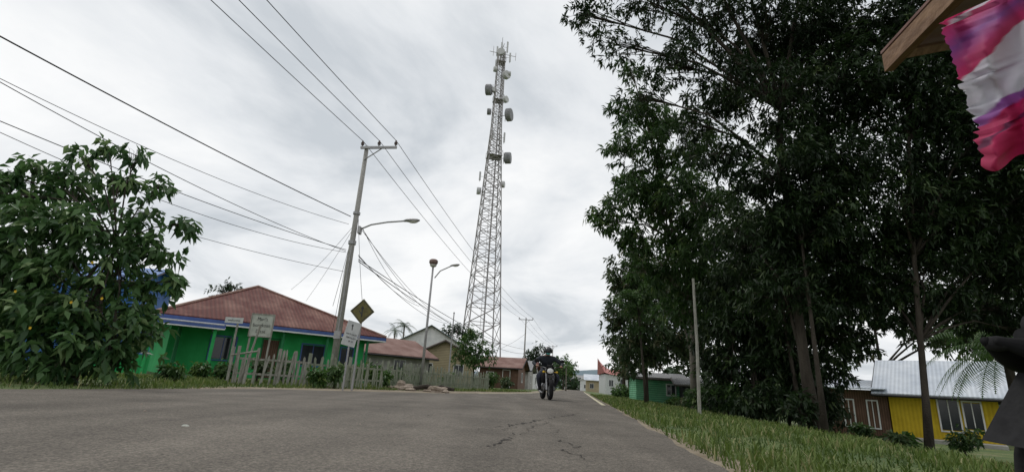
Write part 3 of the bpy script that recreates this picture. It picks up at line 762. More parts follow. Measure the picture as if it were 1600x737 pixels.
pc(566, 360, 20, 705, 503, 46, .011, .6)
pc(560, 398, 20, 655, 478, 33, .011, .3)
pc(560, 400, 20, 700, 505, 50, .013, .6)
pc(560, 405, 20, 822, 545, 76, .018, .8)
pc(560, 408, 20, 822, 552, 76, .018, 1.0)
pc(822, 520, 76, 780, 545, 62, .015, .2)
for (a, b, c, d) in ((556, 345, 520, 478), (551, 350, 527, 500), (560, 340, 566, 470), (548, 372, 519, 520)):
    pc(a, b, 20, c, d, 20.2, .009, .12)

# ------------------------------------------------------------ SIGNS
def text_mesh(txt, size, loc, R, par, mat, name='lettering', sx_=1.0):
    cu = bpy.data.curves.new('t', 'FONT'); cu.body = txt; cu.size = size; cu.align_x = 'CENTER'; cu.align_y = 'CENTER'; cu.extrude = .002; cu.resolution_u = 2
    ob = bpy.data.objects.new('t', cu); COL.objects.link(ob)
    bpy.context.view_layer.update()
    me = bpy.data.meshes.new_from_object(ob.evaluated_get(bpy.context.evaluated_depsgraph_get()))
    bpy.data.objects.remove(ob); me.name = name
    me.transform(Matrix.Diagonal((sx_, 1, 1, 1)))
    me.transform(Matrix.Translation(loc) @ R.to_4x4())
    me.materials.clear(); me.materials.append(mat)
    o = bpy.data.objects.new(name, me); COL.objects.link(o); o.parent = par; return o
RX = Matrix.Rotation(math.pi/2, 3, 'X')
c = at(566, 486, 15)
e = thing('warning_sign', (c.x, 15, 0), 'weathered dull yellow diamond warning sign with black arrow on post', 'road sign', -.1)
h_ = .375
MB().tube([(0, .04, -.1), (0, .04, c.z+.2)], .03, 8).obj('post', m_steel, e)
MB().slab([(0, 0, c.z-h_), (h_, 0, c.z), (0, 0, c.z+h_), (-h_, 0, c.z)], (0, .012, 0)).obj('sign_plate', m_signy, e)
mb = MB(); k = .325
P = [Vector((0, -.004, c.z-k)), Vector((k, -.004, c.z)), Vector((0, -.004, c.z+k)), Vector((-k, -.004, c.z))]
for i in range(4): mb.tube([P[i], P[(i+1) % 4]], .008, 4)
mb.obj('border', m_ink, e)
mb = MB(); z0 = c.z
mb.add([(-.018, -.006, z0-.17), (.018, -.006, z0-.17), (.018, -.006, z0+.07), (-.018, -.006, z0+.07)], [(0, 1, 2, 3)])
mb.add([(-.055, -.006, z0+.07), (.055, -.006, z0+.07), (0, -.006, z0+.17)], [(0, 1, 2)])
mb.add([(-.018, -.007, z0-.09), (-.018, -.007, z0-.05), (-.10, -.007, z0+.03), (-.10, -.007, z0-.01)], [(0, 1, 2, 3)])
mb.obj('arrow_symbol', m_ink, e)
c = at(549, 521, 14.6)
e = thing('information_sign', (c.x, 14.6, 0), 'tilted white rectangular sign with small black lettering', 'road sign', .6)
MB().tube([(0, .05, -.1), (0, .05, c.z+.35)], .025, 8).obj('post', m_steel, e)
T = Matrix.Rotation(.18, 3, 'Y')
MB().box((0, 0, c.z), (.40, .014, .70), T).obj('sign_plate', m_signw, e)
mb = MB(); z0 = c.z+.16
mb.add([(-.012, -.010, z0-.06), (.012, -.010, z0-.06), (.012, -.010, z0+.06), (-.012, -.010, z0+.06)], [(0, 1, 2, 3)]).add([(-.04, -.010, z0+.06), (.04, -.010, z0+.06), (0, -.010, z0+.12)], [(0, 1, 2)])
mb.obj('arrow_symbol', m_ink, e)
text_mesh('HATI-HATI', .065, Vector((0, -.011, c.z-.02)), T @ RX, e, m_ink); text_mesh('SEKOLAH', .065, Vector((0, -.011, c.z-.12)), T @ RX, e, m_ink); text_mesh('50 M', .065, Vector((0, -.011, c.z-.22)), T @ RX, e, m_ink)
c = at(409, 508, 17)
e = thing('notice_board', (c.x, 17, 0), 'weathered white board with hand-painted black lettering on wooden posts', 'signboard', .12)
MB().box((0, 0, c.z), (.68, .02, .70)).obj('board', m_signwd, e)
fb = MB()
for sg in (-1, 1): fb.box((sg*.355, 0, c.z), (.035, .05, .77)); fb.box((0, 0, c.z+sg*.367), (.67, .05, .035))
fb.obj('frame', m_wood, e)
for sg in (-1, 1): MB().box((sg*.32, .055, c.z/2), (.05, .05, c.z+.7)).obj('post', m_wood, e)
for i, t in enumerate(("Mari's", 'bongkoan', 'Disse')): text_mesh(t, .165, Vector((0, -.013, c.z+.20-.2*i)), RX, e, m_ink, sx_=.85)
c = at(366, 500, 17.2)
e = thing('notice_board', (c.x, 17.2, 0), 'small narrow white painted board on wooden post', 'signboard', .1)
MB().box((0, 0, c.z), (.58, .02, .19)).obj('board', m_signw, e); MB().box((.12, .04, c.z/2), (.05, .05, c.z+.1)).obj('post', m_wood, e)
text_mesh('welcome', .11, Vector((0, -.013, c.z)), RX, e, m_ink)

# ------------------------------------------------------------ FENCES
def fence(pts, h, label, mat, seed, gap=.13, wd=.075):
    rng = random.Random(seed); o = Vector(pts[0]); e = thing('picket_fence', o, label, 'fence')
    pk = MB(); rl = MB()
    for i in range(len(pts)-1):
        A, B = Vector(pts[i])-o, Vector(pts[i+1])-o; L_ = (B-A).length; d = (B-A).normalized(); n = int(L_/gap)
        ang = math.atan2(d.y, d.x)
        for q in range(n):
            if rng.random() < .06: continue
            c = A+d*(q+.5+rng.uniform(-.15, .15))*gap; hh = h*rng.uniform(.72, 1.12); w2 = wd*rng.uniform(.65, 1.2)/2
            R = Matrix.Rotation(ang, 3, 'Z') @ Matrix.Rotation(rng.gauss(0, .06), 3, 'Y')
            poly = [(-w2, 0, -.05), (w2, 0, -.05), (w2, 0, hh-.06), (rng.uniform(-.01, .01), 0, hh), (-w2, 0, hh-.06)]
            pk.slab([c+R @ Vector(p) for p in poly], R @ Vector((0, .018, 0)))
        R = Matrix.Rotation(ang, 3, 'Z')
        for z in (h*.3, h*.72): rl.box((A+B)/2+R @ Vector((0, .04, z)), (L_, .035, .06), R)
        for q in range(int(L_/2)+1): MB().box(A+d*q*2+R @ Vector((0, .10, h*.5)), (.08, .08, h*1.15), R).obj('post', mat, e)
    pk.obj('slats', mat, e); rl.obj('rail', mat, e)
fence([on(362, 15.2), on(430, 15.6), on(480, 16.2)], 1.0, 'weathered grey wooden picket fence by the verge', m_wood, 1)
fence([on(480, 16.3), on(545, 17.5), on(598, 19)], .95, 'mossy grey-green wooden picket fence with leaning slats', m_mossy, 2)
fence([on(606, 21), on(690, 26), on(765, 34)], 1.0, 'mossy wooden picket fence beside lamp post', m_mossy, 3)
e = thing('timber_frame', on(378, 15.4), 'leaning grey timber gate frame at the fence corner', 'gate')
MB().box((-.45, 0, .5), (.06, .06, 1.1)).box((.3, 0, .5), (.06, .06, 1.1)).tube([(-.45, -.05, .8), (.3, -.05, .95)], .03, 5).tube([(-.1, .1, 0), (.15, .1, 1.7)], .03, 6).obj('frame', m_wood, e)

def rock(loc, r, seed, label, name='boulder', cat='rock', mat=m_rock, grp='rubble heap on the verge'):
    rng = np.random.default_rng(seed); mb = MB().ball((0, 0, 0), r, 12, 8)
    vs = np.array(mb.v); ph = rng.uniform(0, 6, 6)
    f = 1+.26*np.sin(vs[:, 0]/r*3+ph[0])+.22*np.sin(vs[:, 1]/r*4+ph[1])+.18*np.sin(vs[:, 2]/r*5+ph[2])
    vs *= f[:, None]; vs[:, 2] *= .7; mb.v = [tuple(v) for v in vs]
    o = mb.obj(name, mat); o.location = Vector(loc)+Vector((0, 0, r*.3)); tag(o, label, cat, group=grp); return o
for i, (a, Y, r) in enumerate(((622, 20, .16), (632, 19.8, .22), (641, 20.3, .18), (612, 20.4, .14), (672, 19.3, .16), (683, 19.0, .2), (692, 19.4, .15), (678, 19.8, .22), (655, 20.5, .12), (628, 20.6, .28), (636, 20.9, .25), (618, 19.5, .1), (646, 19.6, .1), (665, 19.9, .12), (698, 19, .1), (640, 19.4, .14), (686, 19.5, .24), (625, 19.3, .12))):
    rock(on(a, Y), r, i+40, 'rough brown rubble stone on sandy ground')
rock(Vector(ground_px(290, 667))+Vector((0, 0, .004)), .018, 77, 'pale flat flake lying on asphalt', 'pebble', 'stone', m_signwd, 'loose stones on the road')
for i in range(7):
    rng = random.Random(i+90)
    rock(rd(rng.uniform(-5, .6), rng.uniform(3.5, 12), .006), rng.uniform(.006, .012), i+200, 'tiny brown stone lying on asphalt', 'pebble', 'stone', m_rock, 'loose stones on the road')
for i, (a, Y) in enumerate(((666, 19.6), (690, 19.8))):
    e = MB().tube([(-.5, 0, .1), (0, .1, .18), (.55, 0, .12)], [.07, .09, .06], 8).obj('log', m_bark); e.location = on(a, Y); e.rotation_euler = (0, 0, i*.7); tag(e, 'short dark log lying on the verge', 'log')

# ------------------------------------------------------------ VEGETATION
def LB(a, b, Y, R, d=1.0): return (at(a, b, Y), R, d)
def gp(a, Y):
    z = 0
    for _ in range(4): p = on(a, Y, z); z = gzp(p.x, p.y)
    return Vector((p.x, p.y, z-.05))
b = gp(110, 9.5)
lb = [LB(30, 305, 9.5, .7), LB(100, 290, 9.8, .6), LB(185, 285, 9.6, .5, .9), LB(60, 370, 9.2, .9), LB(160, 365, 9.3, .75), LB(225, 335, 9.6, .4, .8), LB(290, 350, 9.6, .24, .8), LB(20, 460, 9.2, .9),
      LB(110, 455, 9.0, .9), LB(190, 425, 9.4, .5), LB(60, 535, 9.0, .75), LB(140, 530, 9.0, .75), LB(205, 490, 9.6, .5), LB(-60, 380, 9.5, 1.0), LB(-60, 500, 9.3, 1.0), LB(185, 545, 9.4, .5), LB(128, 245, 9.8, .3, .8), LB(215, 245, 9.7, .3, .8), LB(60, 262, 9.8, .35, .8),
      LB(262, 395, 9.7, .32, .8), LB(30, 560, 8.8, .5), LB(100, 570, 8.8, .4), LB(165, 570, 9, .35), LB(-20, 430, 9, .9), LB(250, 290, 9.7, .28, .8), LB(270, 440, 9.7, .22, .7), LB(170, 232, 9.8, .25, .7), LB(225, 520, 9.6, .35), LB(10, 275, 9.7, .4), LB(230, 385, 9.7, .4), LB(235, 450, 9.7, .35)]
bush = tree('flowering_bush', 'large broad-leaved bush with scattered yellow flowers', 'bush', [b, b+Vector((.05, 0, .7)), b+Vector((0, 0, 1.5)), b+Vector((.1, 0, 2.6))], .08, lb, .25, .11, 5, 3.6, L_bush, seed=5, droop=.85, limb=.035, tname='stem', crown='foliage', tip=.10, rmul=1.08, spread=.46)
rng = random.Random(4)
for i, (a, c) in enumerate(((112, 472), (160, 466), (25, 455), (145, 410), (48, 512))):
    p = at(a, min(c, 560), 8.0+rng.uniform(-.1, .15))-b; fb = MB()
    for q in range(5):
        t = q*1.257; d = Vector((math.cos(t), -.5, math.sin(t))).normalized(); s_ = Vector((-math.sin(t), 0, math.cos(t)))
        fb.add([p, p+d*.017+s_*.011, p+d*.03, p+d*.017-s_*.011], [(0, 1, 2, 3)])
    fb.obj('flower', m_petal, bush)

G = 'tall roadside trees'
RM = 1.22
b = gp(1275, 13)
lb = [LB(905, 20, 13, .75, .55), LB(960, 70, 13, .8, .55), LB(1010, 0, 13.5, 1.0, .7), LB(1040, 100, 13, .9, .75), LB(900, -60, 13, 1.0, .6), LB(1000, 150, 12.5, .6, .5), LB(1095, 30, 13, 1.2, .85), LB(1190, 40, 13, 1.3), LB(1290, 20, 13, 1.4), LB(1130, 140, 13, 1.1, .85),
      LB(1230, 150, 12.5, 1.3), LB(1330, 130, 12.5, 1.4), LB(1120, 240, 13, .9, .85), LB(1210, 270, 12.5, 1.3), LB(1310, 260, 12.5, 1.4), LB(1150, -80, 13, 1.6), LB(1320, -100, 13, 1.8), LB(1000, -120, 13, 1.4, .7),
      LB(1250, 370, 13, 1.3), LB(1340, 380, 13, 1.3), LB(1180, 370, 13.5, 1.1), LB(1080, 190, 14, .8, .8), LB(1270, 90, 14, 1.5), LB(1180, 100, 14, 1.3, .85), LB(1290, 200, 14, 1.5), LB(1380, 70, 13.5, 1.5), LB(1230, 460, 13, 1.1), LB(1300, 320, 12, 1.2)]
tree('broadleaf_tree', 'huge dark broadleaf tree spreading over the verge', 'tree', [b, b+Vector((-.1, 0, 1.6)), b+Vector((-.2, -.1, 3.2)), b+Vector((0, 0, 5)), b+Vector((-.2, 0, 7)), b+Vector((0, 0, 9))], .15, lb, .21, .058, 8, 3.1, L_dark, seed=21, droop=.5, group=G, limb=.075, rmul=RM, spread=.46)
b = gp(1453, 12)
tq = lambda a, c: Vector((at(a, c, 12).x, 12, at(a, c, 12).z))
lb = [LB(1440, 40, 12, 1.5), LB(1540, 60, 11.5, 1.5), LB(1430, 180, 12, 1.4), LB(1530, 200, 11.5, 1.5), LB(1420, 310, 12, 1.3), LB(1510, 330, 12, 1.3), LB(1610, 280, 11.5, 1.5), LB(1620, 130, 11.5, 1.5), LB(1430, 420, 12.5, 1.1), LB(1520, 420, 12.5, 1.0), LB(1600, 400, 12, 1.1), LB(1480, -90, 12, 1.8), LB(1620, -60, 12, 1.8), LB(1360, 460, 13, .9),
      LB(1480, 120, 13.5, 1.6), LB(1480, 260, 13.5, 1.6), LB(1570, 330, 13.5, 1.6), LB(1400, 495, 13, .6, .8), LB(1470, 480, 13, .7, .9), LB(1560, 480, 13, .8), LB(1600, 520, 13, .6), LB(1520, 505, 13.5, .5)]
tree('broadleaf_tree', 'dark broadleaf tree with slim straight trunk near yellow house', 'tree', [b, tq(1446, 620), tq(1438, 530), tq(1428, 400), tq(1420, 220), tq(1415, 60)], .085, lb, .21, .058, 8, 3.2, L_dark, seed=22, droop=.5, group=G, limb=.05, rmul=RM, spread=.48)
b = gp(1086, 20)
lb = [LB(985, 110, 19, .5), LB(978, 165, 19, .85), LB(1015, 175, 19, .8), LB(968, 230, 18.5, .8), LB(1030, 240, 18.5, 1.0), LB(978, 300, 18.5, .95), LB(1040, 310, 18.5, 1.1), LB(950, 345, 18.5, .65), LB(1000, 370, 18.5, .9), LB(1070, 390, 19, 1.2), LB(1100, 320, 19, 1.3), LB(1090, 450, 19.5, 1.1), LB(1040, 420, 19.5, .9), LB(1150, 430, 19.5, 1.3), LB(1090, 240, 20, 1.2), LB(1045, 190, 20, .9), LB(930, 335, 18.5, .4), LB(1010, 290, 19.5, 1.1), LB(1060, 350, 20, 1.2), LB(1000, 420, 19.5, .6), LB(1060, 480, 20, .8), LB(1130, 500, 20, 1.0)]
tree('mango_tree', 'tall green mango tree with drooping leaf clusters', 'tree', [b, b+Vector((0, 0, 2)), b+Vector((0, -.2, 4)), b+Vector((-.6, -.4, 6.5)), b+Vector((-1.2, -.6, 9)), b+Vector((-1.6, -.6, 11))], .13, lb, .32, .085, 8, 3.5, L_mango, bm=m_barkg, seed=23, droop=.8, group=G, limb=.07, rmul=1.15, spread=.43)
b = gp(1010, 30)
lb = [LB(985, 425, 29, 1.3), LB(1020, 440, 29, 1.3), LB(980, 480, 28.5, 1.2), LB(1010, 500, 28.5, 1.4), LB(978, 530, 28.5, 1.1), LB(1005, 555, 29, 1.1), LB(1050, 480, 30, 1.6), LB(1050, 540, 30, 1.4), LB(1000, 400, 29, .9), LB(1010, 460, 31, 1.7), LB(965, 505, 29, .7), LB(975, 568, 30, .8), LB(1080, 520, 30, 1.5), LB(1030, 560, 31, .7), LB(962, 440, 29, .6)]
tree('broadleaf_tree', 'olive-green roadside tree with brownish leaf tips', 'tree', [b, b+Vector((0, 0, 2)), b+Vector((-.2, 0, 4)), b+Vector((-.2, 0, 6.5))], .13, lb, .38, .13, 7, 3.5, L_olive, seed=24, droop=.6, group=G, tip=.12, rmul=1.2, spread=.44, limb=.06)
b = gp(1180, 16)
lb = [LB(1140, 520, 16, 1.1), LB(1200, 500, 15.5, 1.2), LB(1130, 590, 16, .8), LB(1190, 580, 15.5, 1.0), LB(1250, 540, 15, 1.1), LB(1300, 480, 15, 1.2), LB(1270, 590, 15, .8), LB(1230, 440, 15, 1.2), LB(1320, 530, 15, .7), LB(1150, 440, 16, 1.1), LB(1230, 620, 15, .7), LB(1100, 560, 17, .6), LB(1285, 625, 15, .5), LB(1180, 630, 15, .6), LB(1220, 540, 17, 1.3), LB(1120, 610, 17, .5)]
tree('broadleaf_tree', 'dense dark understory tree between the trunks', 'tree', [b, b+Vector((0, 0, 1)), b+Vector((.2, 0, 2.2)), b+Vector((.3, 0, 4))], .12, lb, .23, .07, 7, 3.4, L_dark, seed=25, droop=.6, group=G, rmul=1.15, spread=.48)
for i, (a, Y, lbs) in enumerate(((1390, 38, [(1350, 480, 2.2), (1420, 460, 2.4), (1330, 530, 1.8), (1480, 480, 2.4), (1400, 400, 3.0), (1500, 400, 3.0), (1440, 520, 1.8), (1300, 420, 3), (1560, 330, 3), (1450, 330, 3), (1500, 530, 1.8), (1560, 530, 2)]), (1560, 34, [(1550, 470, 2.2), (1600, 420, 2.6), (1620, 500, 2.2), (1530, 530, 1.6), (1580, 545, 1.6), (1640, 350, 3), (1500, 520, 1.4)]),
                                 (1130, 36, [(1100, 470, 2.2), (1160, 440, 2.6), (1120, 560, 1.7), (1190, 530, 2.2), (1075, 575, 1.3), (1240, 560, 1.6), (1250, 470, 2.6), (1300, 560, 1.4), (1180, 360, 2.8), (1110, 380, 2.4), (1060, 440, 2.2), (1080, 300, 2.0), (1050, 540, 1.6)]), (975, 55, [(975, 545, 1.8), (985, 578, 1.5), (972, 580, 1.0), (968, 555, 1.0)]))):
    b = gp(a, Y)
    tree('broadleaf_tree', 'green tree behind the roadside houses' if i != 3 else 'roadside tree along the village road', 'tree', [b, b+Vector((0, 0, 2)), b+Vector((0, 0, 4)), b+Vector((0, 0, 7))], .2, [LB(x, y, Y, R) for x, y, R in lbs], .46, .18, 6, 3.0, L_olive if i != 1 else L_mango, seed=30+i, group=G, spread=.48)
for i, (a, Y, hh) in enumerate(((1255, 14.5, 5), (1290, 12.2, 5), (1215, 17, 5), (1010, 24, 4.5))):
    b = gp(a, Y); t = b+Vector((random.uniform(-.4, .4), 0, hh))
    tree('slim_tree', 'slim dark-trunked tree at the verge edge', 'tree', [b, b.lerp(t, .3), b.lerp(t, .6), t], .07, [(t, .9), (t+Vector((.4, 0, .8)), .8), (t+Vector((-.5, .2, .3)), .7), (t+Vector((0, 0, -1.0)), .5)], .2, .055, 7, 3, L_dark if i < 3 else L_mango, seed=50+i, group=G)
for i, (a, Y, R, H, lm) in enumerate(((1075, 24, .6, .6, L_olive), (1110, 19, .7, .9, L_mango), (1150, 16, .8, 1.1, L_mango), (1205, 14, .8, 1.2, L_dark), (1250, 12.8, .6, .9, L_dark), (975, 48, 1.0, 1.2, L_fresh),
                                      (1110, 26, 1.0, 1.6, L_mango), (1180, 18, 1.1, 2.0, L_dark), (1235, 16, 1.1, 2.0, L_dark), (1280, 15.5, .8, 1.5, L_dark), (1140, 20, 1.0, 1.8, L_mango), (1300, 22, 1.0, 1.6, L_dark), (965, 40, .6, .7, L_fresh), (1055, 28, .5, .5, L_fresh), (1415, 11, .2, .36, L_fresh), (1400, 10.5, .15, .3, L_olive), (1510, 15, .5, 1.0, L_mango), (1350, 18, .4, .6, L_mango))):
    shrub('leafy green shrub at the edge of the trees', gp(a, Y), R, H, .14+.004*Y, .05+.0015*Y, lm, 60+i, group='shrubs on the verge')
palm('palm_tree', 'dark palm with long arching fronds', gp(1610, 16), 3.5, 2.7, 20, L_mango, 71, bm=m_bark)
for i, (a, Y, R, H, lm) in enumerate(((497, 15.7, .32, .55, L_fresh), (522, 16.2, .4, .7, L_mango), (345, 16.5, .5, .7, L_mango), (600, 20, .4, .6, L_fresh), (620, 24, .7, .9, L_mango), (640, 26, .6, .7, L_fresh), (440, 18, .5, .9, L_mango),
                                      (700, 32, .7, .8, L_fresh), (765, 42, 1, 1.2, L_fresh), (315, 17, .4, .5, L_fresh), (270, 13, .4, .4, L_fresh), (790, 48, .8, 1.0, L_olive), (585, 24, .9, 1.2, L_fresh), (400, 18.5, .5, .8, L_olive), (550, 19.5, .5, .9, L_fresh))):
    shrub('leafy green shrub growing by the fence', on(a, Y), R, H, .13+.004*Y, .055+.0015*Y, lm, 80+i, group='shrubs on the verge')
b = on(738, 38)
tree('small_tree', 'young airy green tree in front of the tower', 'tree', [b, b+Vector((0, 0, 1)), b+Vector((0, 0, 2)), b+Vector((0, 0, 3))], .07, [LB(735, 530, 38, .9), LB(722, 548, 38, .8), LB(752, 545, 38, .9), LB(740, 562, 37.5, .9), (LB(765, 560, 38, .6)), LB(742, 518, 38, .5), LB(715, 560, 38, .6)], .3, .12, 6, 2.8, L_fresh, seed=95, group='garden trees', spread=.46)
b = on(700, 62)
tree('small_tree', 'rounded green tree behind the white house', 'tree', [b, b+Vector((0, 0, 2)), b+Vector((0, 0, 4))], .15, [LB(698, 518, 66, 1.1), LB(714, 514, 66, 1.2), LB(728, 522, 66, 1.1), LB(722, 540, 66, 1.6)], .45, .18, 6, 3, L_far, seed=96, group='garden trees')
b = on(365, 45)
tree('small_tree', 'tree crown rising behind the rusty roof', 'tree', [b, b+Vector((0, 0, 3)), b+Vector((0, 0, 6))], .2, [LB(362, 446, 45, .6), LB(345, 454, 45, 1.0), LB(378, 457, 45, .9)], .4, .15, 6, 2.4, L_far, seed=97, group='garden trees')
b = on(840, 95)
tree('small_tree', 'dark rounded roadside tree among village houses', 'tree', [b, b+Vector((0, 0, 2)), b+Vector((0, 0, 4))], .2, [LB(838, 550, 95, 2.0), LB(828, 560, 95, 1.8), LB(848, 562, 95, 1.8)], .6, .25, 6, 3, L_far, seed=98, group='garden trees')
b = on(880, 130)
tree('small_tree', 'green village tree beside the road', 'tree', [b, b+Vector((0, 0, 2)), b+Vector((0, 0, 4))], .2, [LB(876, 565, 130, 2.4), LB(888, 575, 130, 2.6), LB(868, 578, 130, 2.0)], .8, .35, 6, 3, L_fresh, seed=99, group='garden trees')
palm('palm_tree', 'distant coconut palm behind the houses', on(622, 75), at(622, 508, 75).z, 2.6, 14, L_far, 72)
palm('palm_tree', 'distant coconut palm behind the houses', on(608, 80), at(608, 515, 80).z, 2.4, 12, L_far, 73)
palm('palm_tree', 'small palm standing beside the village road', on(884, 85), at(884, 572, 85).z, 1.8, 12, L_fresh, 74, tr=.1)

rng = np.random.default_rng(8)
N = 9000
az = rng.uniform(-1.2, 1.4, N); dist = rng.uniform(170, 330, N)
hgt = (6.5+3.5*np.sin(az*23)+2.0*np.sin(az*61+1)+1.4*np.sin(az*140))*dist/250
gapm = np.abs(az-.150) > .022
hgt = np.where(gapm, hgt, 3)
C = np.stack([az*dist, dist, hgt*rng.uniform(0, 1, N)**.7], 1)
V, F, sh = leaf_arrays(C, nrm(rng.normal(size=(N, 3))+np.array([0, 0, .6])), 7, 2.6, 1.3, .2, rng, rng.uniform(.1, .8, N))
o = arrmesh('treeline', V, F, L_far, sh); tag(o, 'distant green line of trees beyond the village', 'trees', 'stuff')
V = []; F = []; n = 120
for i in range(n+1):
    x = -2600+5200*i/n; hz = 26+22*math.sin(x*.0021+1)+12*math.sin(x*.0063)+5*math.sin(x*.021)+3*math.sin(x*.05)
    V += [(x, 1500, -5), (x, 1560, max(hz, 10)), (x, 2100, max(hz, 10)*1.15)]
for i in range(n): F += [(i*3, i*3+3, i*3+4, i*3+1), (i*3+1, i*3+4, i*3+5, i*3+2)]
o = arrmesh('hills', np.array(V), np.array(F), M('wooded_hill_painted_haze', (.13, .18, .21), (.18, .23, .26), .01, 1)); tag(o, 'low wooded hills on the horizon with haze painted in', 'hills', 'structure')  # aerial haze is painted into the blue-grey hill colour

# ------------------------------------------------------------ MOTORCYCLES
def motorcycle(loc, rz, label, lean=0, tail=m_bikered):
    e = thing('motorcycle', loc, label, 'motorcycle', rz); e.rotation_euler = (0, lean, rz)
    for y, nm in ((.66, 'front'), (-.62, 'rear')):
        wh = bpy.data.objects.new('wheel', None); COL.objects.link(wh); wh.parent = e; wh.location = (0, y, .3)
        tw_ = .055 if y > 0 else .06
        MB().torus((0, 0, 0), .245, tw_, 'X', 32, 10).obj('tyre', m_black, wh, smooth=True)
        rb = MB().torus((0, 0, 0), .20, .018, 'X', 32, 6).tube([(-.06, 0, 0), (.06, 0, 0)], .04, 12).tube([(.045, 0, 0), (.052, 0, 0)], .11, 20)
        for q in range(6):
            a = q*math.pi/3; rb.tube([(0, .03*math.cos(a), .03*math.sin(a)), (0, .2*math.cos(a), .2*math.sin(a))], .012, 5)
        rb.obj('rim', m_chrome, wh, smooth=False)
    mb = MB()
    for sx_ in (-.095, .095):
        mb.tube([(sx_, .66, .3), (sx_, .55, .62), (sx_*1.1, .44, .93)], [.034, .03, .024], 10)
    mb.box((0, .5, .78), (.22, .06, .04)); mb.obj('fork', m_chrome, e, smooth=False)
    mb = MB(); n = 10; V = []; F = []
    for i in range(n+1):
        a = math.radians(20+130*i/n)
        for x, rr in ((-.07, .315), (-.045, .335), (.045, .335), (.07, .315)): V.append((x, .66+rr*math.cos(a), .3+rr*math.sin(a)))
    for i in range(n):
        for j in range(3): F.append((i*4+j, i*4+j+1, i*4+j+5, i*4+j+4))
    mb.add(V, F).obj('front_fender', m_bikepaint, e, smooth=True)
    mb = MB(); V = []; F = []
    for i in range(n+1):
        a = math.radians(40+110*i/n)
        for x, rr in ((-.07, .33), (-.045, .35), (.045, .35), (.07, .33)): V.append((x, -.62+rr*math.cos(a), .32+rr*math.sin(a)))
    for i in range(n):
        for j in range(3): F.append((i*4+j, i*4+j+1, i*4+j+5, i*4+j+4))
    mb.add(V, F).obj('rear_fender', m_bikepaint, e, smooth=True)
    mb = MB().tube([(0, .44, .88), (0, .1, .45), (0, -.2, .36), (0, -.3, .6)], .03, 8).tube([(.1, -.25, .4), (.1, -.62, .3)], .025, 6).tube([(-.1, -.25, .4), (-.1, -.62, .3)], .025, 6)
    mb.tube([(.11, -.6, .33), (.1, -.4, .68)], .03, 8).tube([(-.11, -.6, .33), (-.1, -.4, .68)], .03, 8).tube([(0, .44, .88), (0, 0, .76), (0, -.5, .72), (0, -.85, .8)], .028, 8)
    mb.tube([(-.24, .02, .29), (.24, .02, .29)], .015, 6).tube([(-.2, -.3, .33), (.2, -.3, .33)], .013, 6)
    mb.obj('frame', m_black, e)
    mb = MB().ball((0, .0, .42), (.16, .2, .15), 14, 8).tube([(0, .1, .5), (0, .2, .58)], [.08, .06], 10).box((0, -.15, .42), (.2, .18, .2))
    for i in range(5): mb.tube([(0, .08+i*.022, .47+i*.022), (0, .09+i*.022, .48+i*.022)], .105, 12)
    mb.obj('engine', m_chrome, e)
    MB().tube([(.06, .2, .5), (.1, .3, .35), (.12, .1, .2), (.13, -.2, .22), (.15, -.45, .3), (.16, -.85, .42)], [.02, .02, .022, .03, .045, .045], 10).obj('exhaust', m_chrome, e, smooth=True)
    mb = MB().ball((0, .18, .83), (.135, .27, .13), 16, 10).ball((.15, .38, .66), (.08, .16, .18), 10, 8).ball((-.15, .38, .66), (.08, .16, .18), 10, 8)
    mb.obj('fuel_tank', m_bikepaint, e, smooth=True)
    MB().tube([(0, .02, .80), (0, -.15, .77), (0, -.4, .78), (0, -.62, .82), (0, -.78, .85)], [.07, .11, .12, .10, .05], 12).obj('seat', m_black, e, smooth=True)
    MB().tube([(.07, -.3, .64), (.09, -.55, .68), (.08, -.8, .73), (.02, -.99, .77)], [.07, .085, .06, .015], 10).tube([(-.07, -.3, .64), (-.09, -.55, .68), (-.08, -.8, .73), (-.02, -.99, .77)], [.07, .085, .06, .015], 10).obj('tail_cowl', m_bikepaint, e, smooth=True)
    MB().ball((0, -.96, .76), (.05, .03, .03), 10, 6).obj('tail_light', tail, e, smooth=True)
    MB().slab([(-.06, -.80, .66), (.06, -.80, .66), (.075, -.98, .40), (-.075, -.98, .40)], (0, -.012, -.004)).obj('plate_bracket', m_black, e)
    MB().tube([(-.40, .34, 1.0), (-.2, .4, 1.0), (-.07, .45, .95), (.07, .45, .95), (.2, .4, 1.0), (.40, .34, 1.0)], .016, 8).obj('handlebar', m_chrome, e)
    for sg in (-1, 1):
        MB().tube([(sg*.27, .38, 1.0), (sg*.41, .335, 1.0)], .02, 8).tube([(sg*.18, .45, 1.01), (sg*.38, .4, .99)], .007, 5).obj('grip', m_black, e)
        mi = MB().ball((sg*.37, .36, 1.2), (.07, .02, .05), 12, 8).tube([(sg*.24, .39, 1.0), (sg*.33, .37, 1.18)], .008, 5).obj('mirror', m_black, e, smooth=True)
        MB().ball((sg*.19, .58, .84), (.035, .045, .035), 8, 6).tube([(sg*.08, .55, .84), (sg*.17, .57, .84)], .01, 5).obj('turn_signal', m_petal, e)
        MB().tube([(sg*.12, .02, .29), (sg*.26, .02, .29)], .018, 6).obj('foot_peg', m_black, e)
    hd = MB().ball((0, .53, .87), (.135, .09, .12), 16, 10).slab([(-.12, .56, .95), (.12, .56, .95), (.08, .5, 1.07), (-.08, .5, 1.07)], (0, .01, 0)).obj('headlight_shell', m_bikepaint, e, smooth=True)
    MB().ball((0, .59, .87), (.095, .045, .085), 16, 8).obj('headlight', m_head, e, smooth=True)
    MB().box((0, .68, .70), (.24, .006, .10)).obj('number_plate', m_ink, e)
    return e
mp = ground_px(853, 624)
ML = Vector((mp.x, mp.y, .012)); MR = math.pi+RZ+.24
SCL = (1.2, 1.1, 1.07)
mc = motorcycle(ML, MR, 'black commuter motorcycle ridden towards the viewer'); mc.scale = SCL
